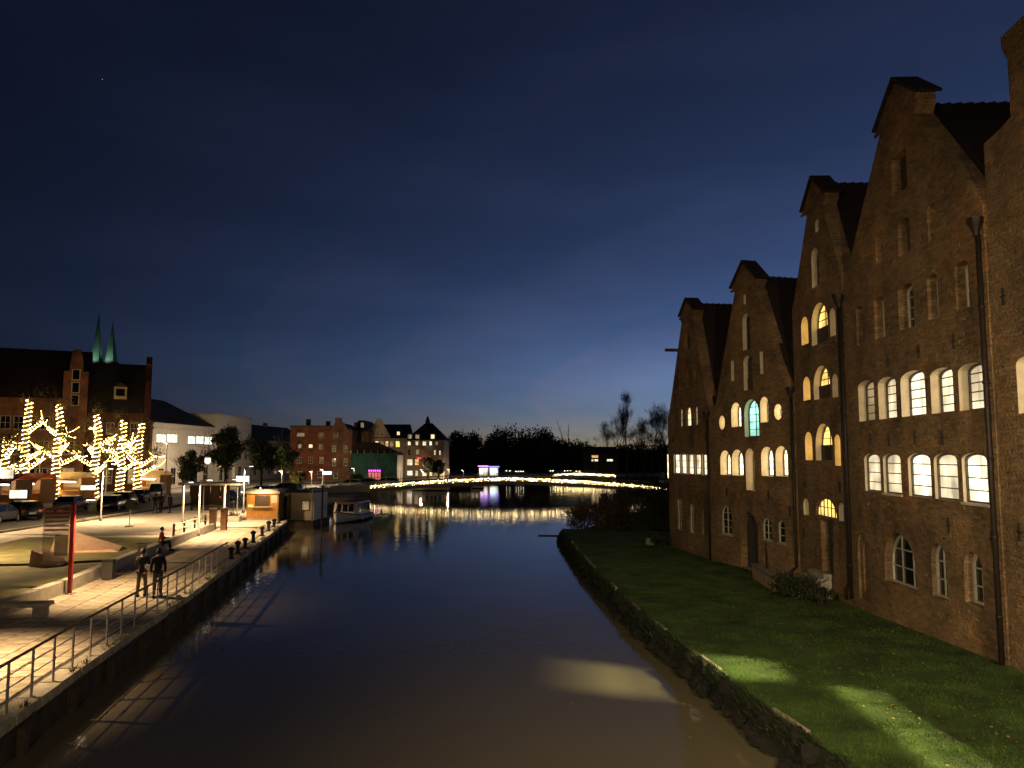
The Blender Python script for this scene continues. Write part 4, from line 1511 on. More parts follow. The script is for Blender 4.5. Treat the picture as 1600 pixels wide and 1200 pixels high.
MB().lathe([(.03, .16), (.18, .0)], (2.75, -2.4, 3.55), 10).build('lamp_shade', IRON, pil_)
MB().tube([(2.75, -2.4, 3.4), (2.75, -2.4, 3.7)], .015, 5).build('added_lamp_stem', IRON, pil_)
MB().box(2.75, -2.3, 3.45, .2, .1, .16).build('lamp_head', IRON, pil_)
spot('lamp_light', (2.75, -2.3, 3.45), (2.9, 4.0, .8), 900, 120, .6, (1.0, .80, .52), .06, cn)
tl = MB()
for i in range(3):
    tl.tube([(-1.2 + i * .8, .2, 3.06), (-1.2 + i * .8, .2, 3.8)], .03, 5)
tl.b2(-1.4, .9, -.2, 1.4, 3.06, 3.16)
tl.b2(-1.0, -.4, 0, .7, 3.16, 3.7)
tl.build('roof_gear', DGREY, cn)


def loft(secs, close_ends=True):
    """secs: list of rings (lists of points, same length)."""
    b = MB()
    n = len(secs[0])
    for s in secs:
        b.v.extend([tuple(p) for p in s])
    for i in range(len(secs) - 1):
        for k in range(n):
            k2 = (k + 1) % n
            b.f.append((i * n + k, i * n + k2, (i + 1) * n + k2, (i + 1) * n + k))
    if close_ends:
        b.f.append(tuple(reversed(range(n))))
        b.f.append(tuple((len(secs) - 1) * n + k for k in range(n)))
    return b


def hull(L, B, D, sheer=.35, n=9):
    secs = []
    for i in range(n + 1):
        t = i / n
        x = -L / 2 + L * t
        w = B / 2 * (1 - max(0, (t - .40) / .60) ** 1.9) * (.86 + .14 * min(1, t * 4))
        w = max(w, .03)
        zd = D + sheer * max(0, t - .35) ** 2 * 2
        secs.append([(x, -w, zd), (x, -w * .93, zd * .45), (x + .0, -w * .55, -.18), (x, 0, -.3), (x, w * .55, -.18), (x, w * .93, zd * .45), (x, w, zd), (x, 0, zd + .03)])
    return loft(secs)


def launch(label, x, y, rz, L=7.6, B=2.7, cabin=True, group=None, hm=None):
    root = thing('motor_launch', label, 'boat', (x, y, 0), rz, group)
    hull(L, B, .55, .6).build('hull', hm or CREAMP, root, smooth=False)
    hull(L * 1.004, B * 1.01, .12, 0).build('waterline', DGREY, root)
    rb = MB()
    for s_ in (-1, 1):
        pts = []
        for i in range(10):
            t = i / 9
            w = B / 2 * (1 - max(0, (t - .40) / .60) ** 1.9) * (.86 + .14 * min(1, t * 4))
            pts.append((-L / 2 + L * t, s_ * (max(w, .03) + .02), .55 + .6 * max(0, t - .35) ** 2 * 2))
        rb.tube(pts, .05, 6)
    rb.build('rubbing_strake', WOODRAIL, root)
    if cabin:
        x0, x1 = -L * .40, L * .20
        w = B * .40
        secs = [[(x0, -w, .6), (x0, -w * .94, 1.75), (x0, 0, 1.85), (x0, w * .94, 1.75), (x0, w, .6)],
                [(x1 - .3, -w, .6), (x1 - .45, -w * .92, 1.75), (x1 - .45, 0, 1.87), (x1 - .45, w * .92, 1.75), (x1 - .3, w, .6)],
                [(x1, -w * .8, .6), (x1 - .3, -w * .74, 1.72), (x1 - .3, 0, 1.84), (x1 - .3, w * .74, 1.72), (x1, w * .8, .6)]]
        loft(secs).build('cabin', WHITEP, root)
        ro_ = MB()
        ro_.add([(x0 - .2, -w - .08, 1.80), (x1 - .1, -w * .95, 1.80), (x1 + .08, 0, 1.82), (x1 - .1, w * .95, 1.80), (x0 - .2, w + .08, 1.80),
                 (x0 - .2, -w - .02, 1.9), (x1 - .15, -w * .9, 1.9), (x1 + .0, 0, 1.97), (x1 - .15, w * .9, 1.9), (x0 - .2, w + .02, 1.9), (x0 - .2, 0, 1.99)],
                [(4, 3, 2, 1, 0), (5, 6, 7, 10), (10, 7, 8, 9), (0, 1, 6, 5), (1, 2, 7, 6), (2, 3, 8, 7), (3, 4, 9, 8), (4, 0, 5, 10, 9)])
        ro_.build('cabin_roof', mat('maroon_canvas', (.22, .07, .05), .8, var=.2, bump=.1), root)
        for s_ in (-1, 1):
            for i in range(4):
                a = x0 + .3 + i * (x1 - x0 - .9) / 4
                MB().b2(a, a + (x1 - x0 - .9) / 4 - .18, s_ * (w * .985) - .012, s_ * (w * .985) + .012, .85, 1.62).build('window', DGLASS, root)
        for s_ in (-.5, 0, .5):
            MB().add([(x1 + .005 - .08, (s_ - .21) * w, .92), (x1 + .005 - .08, (s_ + .21) * w, .92), (x1 - .265, (s_ + .2) * w, 1.6), (x1 - .265, (s_ - .2) * w, 1.6)], [(0, 1, 2, 3)]).build('windscreen', DGLASS, root)
        rg = MB()
        for s_ in (-1, 1):
            pts = [(L * .20, s_ * B * .36, 1.35), (L * .34, s_ * B * .24, 1.6), (L * .48, 0.02 * s_, 1.9)]
            rg.tube(pts, .018, 5)
            for p_ in pts:
                rg.tube([p_, (p_[0], p_[1], .75)], .015, 5)
        rg.build('bow_rail', STEEL, root)
        MB().tube([(x0 + .4, 0, 1.95), (x0 + .4, 0, 3.0)], .02, 5).build('mast', STEEL, root)
        fe = MB()
        fe.lathe([(.03, 0), (.11, .08), (.11, .42), (.03, .5)], (L * .1, B * .5 + .05, .15), 8)
        fe.build('fender', WHITEP, root)
    return root


launch('cream motor launch with maroon cabin roof moored beyond the pontoon cabin', -15.35, 73.3, R(-96), 7.4, 2.9, hm=WHITEP)
launch('pale open boat moored behind the middle of the footbridge', gx(672, 134), 134, R(170), 6.5, 2.2, True, 'boats moored behind the footbridge', WHITEP)
launch('dark-hulled boat moored behind the footbridge beside the paler ones', gx(704, 138), 138, R(176), 7.5, 2.4, False, 'boats moored behind the footbridge', DGREY)
launch('white cabin boat moored nearest the middle of the river behind the footbridge', gx(728, 142), 142, R(184), 6.5, 2.3, True, 'boats moored behind the footbridge', WHITEP)


# ------------------------------------------------------------------ people
def skin_mesh(name, joints, bones, m, sub=1):
    """joints: {name: ((x,y,z), r)}; bones: pairs; the first joint is the root."""
    names = list(joints)
    me = bpy.data.meshes.new(name)
    me.from_pydata([joints[k][0] for k in names], [(names.index(a), names.index(b)) for a, b in bones], [])
    ob = bpy.data.objects.new(name, me)
    COL.objects.link(ob)
    ob.modifiers.new('skin', 'SKIN')
    sv = me.skin_vertices[0].data if me.skin_vertices else None
    for i, k in enumerate(names):
        rad = joints[k][1]
        sv[i].radius = rad if isinstance(rad, tuple) else (rad, rad)
        sv[i].use_root = (i == 0)
    ss = ob.modifiers.new('sub', 'SUBSURF')
    ss.levels = sub
    ss.render_levels = sub
    dg = bpy.context.evaluated_depsgraph_get()
    out = bpy.data.meshes.new_from_object(ob.evaluated_get(dg))
    out.name = name
    out.materials.clear()
    out.materials.append(m)
    out.polygons.foreach_set('use_smooth', [True] * len(out.polygons))
    bpy.data.objects.remove(ob)
    return out


SKINM = mat('skin', (.42, .24, .16), .6, var=.05, bump=0)
CLOTH = {k: mat('cloth_' + k, c, .9, var=.2, scale=14, bump=.2) for k, c in dict(black=(.012, .012, .014), navy=(.015, .018, .03), brown=(.06, .04, .028), khaki=(.13, .10, .07), grey=(.08, .078, .07), red=(.16, .015, .02), denim=(.035, .045, .07)).items()}
HAIRM = mat('dark_hair', (.02, .014, .01), .7, var=.2, bump=.2)


def person(label, x, y, z, rz, top='black', legs='khaki', pose='stand', h=1.75, step=.16, armf=.35, group=None):
    """faces +Y in its own frame."""
    root = thing('person', label, 'person', (x, y, z), rz, group)
    s = h / 1.75
    P = {}
    sit = pose == 'sit'
    pel = .50 if sit else .93
    P['pel'] = ((0, 0, pel), .13)
    P['waist'] = ((0, .01, pel + .18), .12)
    P['chest'] = ((0, .02, pel + .40), .15)
    P['neck'] = ((0, .03, pel + .57), .055)
    P['chin'] = ((0, .05, pel + .645), .06)
    P['head'] = ((0, .055, pel + .735), (.08, .095))
    P['crown'] = ((0, .05, pel + .80), .05)
    P['nose'] = ((0, .145, pel + .705), .014)
    for sd, q in ((-1, 'l'), (1, 'r')):
        P[q + 'ear'] = ((sd * .083, .045, pel + .71), .014)
        P[q + 'sho'] = ((sd * .18, .02, pel + .49), .062)
        if armf > 0:
            el = (sd * .23, .06, pel + .22)
            wr = (sd * .13, .06 + armf * .7, pel + .20 + armf * .1)
            hd = Vector((-sd * .25, .9, .1)).normalized()
        else:
            el = (sd * .235, -.02, pel + .22)
            wr = (sd * .245, .03, pel - .03)
            hd = Vector((0, .15, -1)).normalized()
        P[q + 'elb'] = (el, .046)
        P[q + 'wri'] = (wr, .032)
        w0 = Vector(wr)
        P[q + 'palm'] = (tuple(w0 + hd * .06), (.036, .02))
        side = hd.cross(Vector((0, 0, 1))) if abs(hd.z) < .9 else Vector((0, 1, 0))
        side.normalize()
        for fi, (o_, ln) in enumerate(((-.028, .07), (-.010, .08), (.009, .076), (.027, .062))):
            P[f'{q}f{fi}a'] = (tuple(w0 + hd * .105 + side * o_), .0095)
            P[f'{q}f{fi}b'] = (tuple(w0 + hd * (.105 + ln * .9) + side * o_ * 1.1 + Vector((0, -.01, -.012))), .008)
        P[f'{q}ta'] = (tuple(w0 + hd * .05 + side * -.045 * sd), .011)
        P[f'{q}tb'] = (tuple(w0 + hd * .10 + side * -.058 * sd), .009)
        P[q + 'hip'] = ((sd * .09, 0, pel - .06), .09)
        if sit:
            kn, an = (sd * .11, .45, pel + .02), (sd * .11, .47, .10)
            toe = (sd * .12, .64, .04)
        else:
            f = sd * step
            kn, an = (sd * .10, f * .7 + .04, .50), (sd * .10, f - .02, .09)
            toe = (sd * .12, f + .17, .035)
        P[q + 'kne'] = (kn, .06)
        P[q + 'ank'] = (an, .042)
        P[q + 'toe'] = (toe, .038)
    P = {k: (tuple(c * s for c in v[0]), v[1]) for k, v in P.items()}
    bones = [('pel', 'waist'), ('waist', 'chest'), ('chest', 'neck'), ('neck', 'chin'), ('chin', 'head'), ('head', 'crown'), ('head', 'nose')]
    for q in 'lr':
        bones += [('head', q + 'ear'), ('chest', q + 'sho'), (q + 'sho', q + 'elb'), (q + 'elb', q + 'wri'), (q + 'wri', q + 'palm'), ('pel', q + 'hip'), (q + 'hip', q + 'kne'), (q + 'kne', q + 'ank'), (q + 'ank', q + 'toe'), (q + 'palm', q + 'ta'), (q + 'ta', q + 'tb')]
        for fi in range(4):
            bones += [(q + 'palm', f'{q}f{fi}a'), (f'{q}f{fi}a', f'{q}f{fi}b')]
    link('body', skin_mesh('body', P, bones, SKINM), root)

    def grow(keys, k):
        return {n: (P[n][0], (P[n][1] if not isinstance(P[n][1], tuple) else P[n][1][0]) * k + .012) for n in keys}
    J_ = grow(['pel', 'waist', 'chest', 'lsho', 'lelb', 'lwri', 'rsho', 'relb', 'rwri'], 1.13)
    J_['hem'] = ((P['pel'][0][0], P['pel'][0][1], P['pel'][0][2] - (.02 if sit else .16)), .18)
    J_['collar'] = ((P['neck'][0][0], P['neck'][0][1], P['neck'][0][2] - .02), .075)
    link('jacket', skin_mesh('jacket', {k: J_[k] for k in ['pel'] + [n for n in J_ if n != 'pel']}, [('pel', 'hem'), ('pel', 'waist'), ('waist', 'chest'), ('chest', 'collar'), ('chest', 'lsho'), ('lsho', 'lelb'), ('lelb', 'lwri'), ('chest', 'rsho'), ('rsho', 'relb'), ('relb', 'rwri')], CLOTH[top]), root)
    T_ = grow(['pel', 'lhip', 'lkne', 'lank', 'rhip', 'rkne', 'rank'], 1.06)
    link('trousers', skin_mesh('trousers', T_, [('pel', 'lhip'), ('lhip', 'lkne'), ('lkne', 'lank'), ('pel', 'rhip'), ('rhip', 'rkne'), ('rkne', 'rank')], CLOTH[legs]), root)
    hd_ = Vector(P['head'][0])
    hb_ = MB()
    for j in range(7):
        for i in range(12):
            t, a = math.pi * .62 * j / 6, 2 * math.pi * i / 12
            hb_.v.append((hd_.x + .098 * math.sin(t) * math.cos(a), hd_.y - .02 + .115 * math.sin(t) * math.sin(a), hd_.z + .01 + .115 * math.cos(t) - (.05 * math.sin(t) if math.sin(a) < 0 else 0)))
    for j in range(6):
        for i in range(12):
            if j > 2 and math.sin(2 * math.pi * (i + .5) / 12) > .3:
                continue
            hb_.f.append((j * 12 + i, (j + 1) * 12 + i, (j + 1) * 12 + (i + 1) % 12, j * 12 + (i + 1) % 12))
    hb_.build('hair', HAIRM, root, smooth=True)
    fc = MB()
    for sd in (-1, 1):
        fc.lathe([(.002, -.008), (.009, 0), (.002, .008)], (hd_.x + sd * .033, hd_.y + .085, hd_.z + .0), 6)
    fc.b2(hd_.x - .025, hd_.x + .025, hd_.y + .078, hd_.y + .088, hd_.z - .075, hd_.z - .068)
    fc.build('face_features', HAIRM, root)
    sh_ = MB()
    for q in 'lr':
        a, t = Vector(P[q + 'ank'][0]), Vector(P[q + 'toe'][0])
        d = (t - a)
        d.z = 0
        yaw = math.atan2(d.y, d.x)
        m = (a + t) / 2
        sh_.box(m.x - d.normalized().x * .02, m.y - d.normalized().y * .02, m.z - .02, .28, .1, .085, yaw, .8)
    sh_.build('shoe_pair', CLOTH['black'], root)
    return root


pa = person('person in black jacket and khaki trousers strolling on the side nearer the lawn', -14.05, 29.7, .853, R(8), 'black', 'khaki', armf=.35, step=.12)
pb = person('person in long dark jacket strolling beside the railing', -13.35, 29.5, .853, R(20), 'black', 'grey', armf=0, step=.15, h=1.78)
ph = MB().b2(-.09, .09, .30, .34, 1.12, 1.24).build('white_item', mat('item_white', (.75, .75, .78), .4, var=.05, bump=0), None, (-13.75, 29.25, .853 - .05), R(8))  # plain white block held between the strollers
tag(ph, 'small white bag held between the two strollers', 'item')
person('seated person in dark red coat on the seat wall', -19.5, 43.3, .853 + .0, R(-60), 'red', 'black', 'sit', armf=.3)
for i, (px_, yy, tp, lg_, lb) in enumerate(((243, 70, 'black', 'denim', 'pedestrian in black standing left of three by the shelter'), (252, 71.5, 'brown', 'black', 'pedestrian in brown coat standing in the middle of three by the shelter'), (266, 70.5, 'navy', 'black', 'pedestrian in navy jacket standing closest to the shelter'))):
    person(lb, gx(px_, yy), yy, 1.0 if gx(px_, yy) < -34 else .90, R(40 * i), tp, lg_, armf=0 if i else .3, step=.1, group='pedestrians by the shelter')


# ------------------------------------------------------------------ parked cars
def car_meshes(kind):
    L, Wd = 4.4, 1.78
    H1 = .86
    xs = [-2.2, -2.1, -1.6, -.9, 0, .9, 1.5, 2.0, 2.17]
    top = [.72, .88, .93, .92, .9, .89, .84, .74, .62]
    wid = [.78, .85, .89, .89, .89, .89, .88, .83, .74]
    secs = []
    for x, t, w_ in zip(xs, top, wid):
        secs.append([(x, -w_ * .93, .24), (x, -w_, .45), (x, -w_ * .98, t - .1), (x, -w_ * .9, t), (x, w_ * .9, t), (x, w_ * .98, t - .1), (x, w_, .45), (x, w_ * .93, .24)])
    body = loft(secs)
    if kind == 'wagon':
        cx = [-2.05, -1.75, -.7, .45, 1.25]
        ch = [.9, 1.42, 1.46, 1.42, .9]
    elif kind == 'van':
        cx = [-2.15, -2.1, -.7, .9, 1.7]
        ch = [.9, 1.8, 1.85, 1.8, .9]
    else:
        cx = [-1.95, -1.2, -.5, .35, 1.2]
        ch = [.9, 1.36, 1.43, 1.40, .9]
    cs = []
    for x, t in zip(cx, ch):
        k = (t - .88) / .55
        cs.append([(x, -.84, .88), (x, -.84 + .16 * k, t - .05 * k), (x, -.5, t), (x, .5, t), (x, .84 - .16 * k, t - .05 * k), (x, .84, .88)])
    glass = loft(cs)
    rs_ = []
    for x, t in zip(cx[1:-1], ch[1:-1]):
        rs_.append([(x, -.66, t - .03), (x, -.5, t + .025), (x, .5, t + .025), (x, .66, t - .03)])
    roof = loft(rs_)
    pils = {-1: MB(), 1: MB()}
    for s_ in (-1, 1):
        pil = pils[s_]
        for i in range(len(cx) - 1):
            for j in (i,):
                k0, k1 = (ch[i] - .88) / .55, (ch[i + 1] - .88) / .55
                pil.tube([(cx[i], s_ * (.85 - .16 * k0), ch[i] - .05 * k0 + .005), (cx[i + 1], s_ * (.85 - .16 * k1), ch[i + 1] - .05 * k1 + .005)], .035, 4)
        pil.tube([(-.15, s_ * .85, .88), (-.15, s_ * .71, ch[2] - .05)], .04, 4)
    return body, glass, roof, pils[-1], pils[1]


PAINTS = {k: mat('car_paint_' + k, c, .28, metal=.3, var=.04, bump=0, spec=.6) for k, c in dict(black=(.012, .012, .014), grey=(.09, .09, .09), silver=(.35, .34, .32), blue=(.02, .035, .07), white=(.6, .58, .54), red=(.25, .02, .02)).items()}
TYRE = mat('tyre_rubber', (.015, .015, .015), .9, var=.1, bump=.1)
RIM = mat('wheel_rim', (.4, .4, .4), .35, metal=.7, var=.05, bump=0)
HLAMP = mat('headlamp_glass', (.5, .5, .48), .1, var=.02, bump=0)
TLAMP = mat('tail_lamp', (.25, .01, .01), .2, var=.02, bump=0)
TLIT = glow_mat('tail_lamp_lit', (1.0, .05, .03), 3.0)
HLIT = glow_mat('headlamp_lit', (1.0, .92, .75), 14.0)
TY = MB().tube([(0, -.1, 0), (0, .1, 0)], .32, 18).mesh('tyre', TYRE)
RI = MB().tube([(0, -.11, 0), (0, .11, 0)], .2, 12).mesh('rim', RIM)
CARM = {}


def car(label, x, y, z, rz, paint, kind='hatch', lights=None, group='cars parked along the street'):
    root = thing('parked_car', label, 'car', (x, y, z), rz, group)
    if kind not in CARM:
        CARM[kind] = [q.mesh(n_, None) for q, n_ in zip(car_meshes(kind), ('body', 'window_glass', 'roof', 'pillar_frame', 'pillar_frame'))]
        CARM[kind][0].polygons.foreach_set('use_smooth', [True] * len(CARM[kind][0].polygons))
    pm_ = PAINTS[paint]
    for me, m in zip(CARM[kind], (pm_, DGLASS, pm_, pm_, pm_)):
        key = (kind, me.name, m.name)
        if key not in CARM:
            c = me.copy()
            c.materials.clear()
            c.materials.append(m)
            CARM[key] = c
        link(me.name.split('.')[0], CARM[key], root)
    for wx_ in (-1.35, 1.35):
        for s_ in (-1, 1):
            t = link('wheel', TY, root, (wx_, s_ * .8, .32))
            link('rim', RI, t)
    for s_ in (-1, 1):
        MB().box(2.12, s_ * .62, .62, .1, .32, .13).build('headlight', HLIT if lights in ('both', 'front') else HLAMP, root)
        MB().box(-2.16, s_ * .66, .76, .08, .26, .16).build('tail_light', TLIT if lights in ('both', 'rear') else TLAMP, root)
    MB().box(-2.2, 0, .55, .03, .5, .11).build('number_plate', WHITEP, root)
    MB().box(2.18, 0, .45, .03, .5, .11).build('number_plate', WHITEP, root)
    return root


for i, (px_, yy, rz, pnt, kd, li, lb) in enumerate((
        (-4, 59.5, 96, 'grey', 'hatch', None, 'dark grey hatchback parked at the very edge of the picture'),
        (36, 63, 140, 'black', 'wagon', None, 'black estate car parked below the white illuminated sign'),
        (112, 72, 100, 'silver', 'hatch', None, 'silver hatchback parked behind the map board'),
        (176, 73, 104, 'black', 'hatch', None, 'black hatchback parked behind the pale lamp post'),
        (196, 79, 104, 'grey', 'wagon', None, 'grey estate car parked behind the black hatchback'),
        (218, 85, 104, 'blue', 'hatch', None, 'dark blue car parked between the grey estate and the white van'),
        (246, 92, 110, 'white', 'van', None, 'white van parked in front of the pale corner building'),
        (352, 84, 80, 'black', 'hatch', 'rear', 'car with glowing red tail lights behind the shelter'),
        (408, 96, 175, 'silver', 'hatch', 'front', 'car with bright headlights behind the orange kiosk'),
        (446, 104, 170, 'black', 'wagon', None, 'black car parked above the pontoon cabin'),
        (548, 122, 176, 'silver', 'hatch', None, 'silver car parked left of the magenta-lit doorway'),
        (572, 126, 176, 'white', 'hatch', 'front', 'white car with lit headlights before the green scaffold'),
        (603, 130, 178, 'white', 'wagon', None, 'white car parked right of the magenta-lit doorway'))):
    xx = gx(px_, yy)
    zg = 1.0 if xx < -30 else .85
    car(lb, xx, yy, 1.004 if -44 < xx < -34 and yy < 108 else (1.12 if xx < -44 else .95), R(rz), pnt, kd, li)

# ------------------------------------------------------------------ footbridges with strings of lights
FAIRY = glow_mat('fairy_bulb', (1.0, .70, .30), 19, 'AUTO')
FAIRYT = glow_mat('tree_bulb', (1.0, .60, .18), P_FAIRY, 'AUTO')

for bm_ in (FAIRY, FAIRYT):                      # no two bulbs burn alike
    nt = bm_.node_tree
    p = nt.nodes['Principled BSDF']
    base = p.inputs['Emission Strength'].default_value
    ge = nt.nodes.new('ShaderNodeNewGeometry')
    pw = nt.nodes.new('ShaderNodeMath')
    pw.operation = 'POWER'
    pw.inputs[1].default_value = 2.2
    lk(nt, ge.outputs['Random Per Island'], pw.inputs[0])
    mr = nt.nodes.new('ShaderNodeMapRange')
    mr.inputs['To Min'].default_value = base * .3
    mr.inputs['To Max'].default_value = base * 3.0
    lk(nt, pw.outputs[0], mr.inputs['Value'])
    lk(nt, mr.outputs[0], p.inputs['Emission Strength'])


def bulbs(pts, r):
    """octahedral bulbs as one mesh."""
    p = np.asarray(pts, float)
    rr = r * RNG.uniform(.75, 1.3, (len(p), 1, 1, 1))
    o = np.array([[[1, 0, 0], [0, 1, 0], [0, 0, 1]], [[0, 1, 0], [-1, 0, 0], [0, 0, 1]], [[-1, 0, 0], [0, -1, 0], [0, 0, 1]], [[0, -1, 0], [1, 0, 0], [0, 0, 1]],
                  [[0, 1, 0], [1, 0, 0], [0, 0, -1]], [[-1, 0, 0], [0, 1, 0], [0, 0, -1]], [[0, -1, 0], [-1, 0, 0], [0, 0, -1]], [[1, 0, 0], [0, -1, 0], [0, 0, -1]]], float)
    return (p[:, None, None, :] + o[None] * rr).reshape(-1, 3)


def footbridge(label, Y, prof, wid, rb, step, name='footbridge'):
    root = thing(name, label, 'bridge', (0, Y, 0))
    xs = np.linspace(prof[0][0], prof[-1][0], 40)
    zs = np.interp(xs, [p[0] for p in prof], [p[1] for p in prof])
    dk = MB()
    secs = [[(x, 0, z - .35), (x, wid, z - .35), (x, wid - .3, z - .85), (x, .3, z - .85)] for x, z in zip(xs, zs)]
    loft(secs).build('deck', CONC, root)
    for s_, nm in ((.06, 'edge_beam'), (wid - .06, 'edge_beam')):
        MB().tube([(x, s_, z - .3) for x, z in zip(xs, zs)], .12, 4).build(nm, COPING, root)
    rail = MB()
    for s_ in (.08, wid - .08):
        rail.tube([(x, s_, z + .7) for x, z in zip(xs, zs)], .03, 5)
        rail.tube([(x, s_, z + .3) for x, z in zip(xs, zs)], .012, 4)
    rail.build('handrail', IRON, root)
    for x, z in list(zip(xs, zs))[::2]:
        for s_ in (.08, wid - .08):
            MB().tube([(x, s_, z - .35), (x, s_, z + .7)], .02, 4).build('post', IRON, root)
    for fr_ in (.03, .97):
        xp = xs[0] + (xs[-1] - xs[0]) * fr_
        MB().box(xp, wid / 2, -.2, 1.2, wid * .9, 1.9).build('abutment', CONC, root)
    pts = []
    x = xs[0]
    while x < xs[-1]:
        z = float(np.interp(x, xs, zs))
        for s_ in (-.02, wid + .02):
            pts.append((x + RNG.uniform(-.1, .1), s_, z + .04 * math.sin(x * 5) + RNG.uniform(-.07, .07)))
            if RNG.random() < .55:
                pts.append((x + RNG.uniform(-.1, .1), s_, z - .24 + RNG.uniform(-.08, .08)))
        x += step
    link('light_string', fast_mesh('light_string', bulbs(pts, rb), 3, FAIRY), root)
    return root


footbridge('arched footbridge across the river edged with a string of warm lights', 113,
           [(x, 2.66 - (1.1 if x < -.5 else 1.45) * abs((x + .5) / (20.0 if x < -.5 else 23.1)) ** 1.6) for x in np.linspace(-21.5, 24.5, 40)], 2.4, .06, .30)
footbridge('small lit footbridge behind the first one on the far side of the river', 176, [(9.5, 1.55), (16, 1.85), (23.6, 1.4)], 2.0, .075, .34)
ab = thing('ramp_wall', 'pale lit ramp wall leading up to the footbridge', 'wall', (0, 0, 0))
for i in range(4):
    a, b = Vector((-30.5 + i * 2.45, 105 + i * 1.9, 0)), Vector((-30.5 + (i + 1) * 2.45, 105 + (i + 1) * 1.9, 0))
    d = b - a
    MB().box(d.length / 2, 0, .8 + .3 + i * .06, d.length - .02, .4, .8 + i * .12).build('wall_block', COPING, ab, (a.x, a.y, 0), math.atan2(d.y, d.x))


# ------------------------------------------------------------------ the town on the west bank
def onpl(px, py, A, B):
    a, b = (px - 800) / F_PX, (600 - py) / F_PX
    r = Vector((a, _c - b * _s, _s + b * _c))
    d = Vector((B[0] - A[0], B[1] - A[1]))
    d.normalize()
    n = Vector((d.y, -d.x))
    t = (A[0] * n.x + A[1] * n.y) / (r.x * n.x + r.y * n.y)
    return (r.x * t - A[0]) * d.x + (r.y * t - A[1]) * d.y, CAM_H + r.z * t


def far_window(root, u0, u1, z0, z1, pane, fm=None, off=.03, nv=1, nh=1):
    f = MB()
    t = min(.09, (u1 - u0) * .12)
    f.b2(u0, u1, -off, .02, z0, z0 + t)
    f.b2(u0, u1, -off, .02, z1 - t, z1)
    f.b2(u0, u0 + t, -off, .02, z0 + t, z1 - t)
    f.b2(u1 - t, u1, -off, .02, z0 + t, z1 - t)
    for i in range(1, nv + 1):
        c = u0 + (u1 - u0) * i / (nv + 1)
        f.b2(c - .03, c + .03, -off, .018, z0 + t, z1 - t)
    for i in range(1, nh + 1):
        c = z0 + (z1 - z0) * i / (nh + 1)
        f.b2(u0 + t, u1 - t, -off + .002, .016, c - .03, c + .03)
    wo = f.build('window', fm or FRAME, root)
    MB().add([(u0 + t, -.012, z0 + t), (u1 - t, -.012, z0 + t), (u1 - t, -.012, z1 - t), (u0 + t, -.012, z1 - t)], [(0, 1, 2, 3)]).build('pane', pane, wo)
    MB().b2(u0 - .06, u1 + .06, -off - .1, .0, z0 - .09, z0 - .003).build('sill', STONE, wo)
    return wo


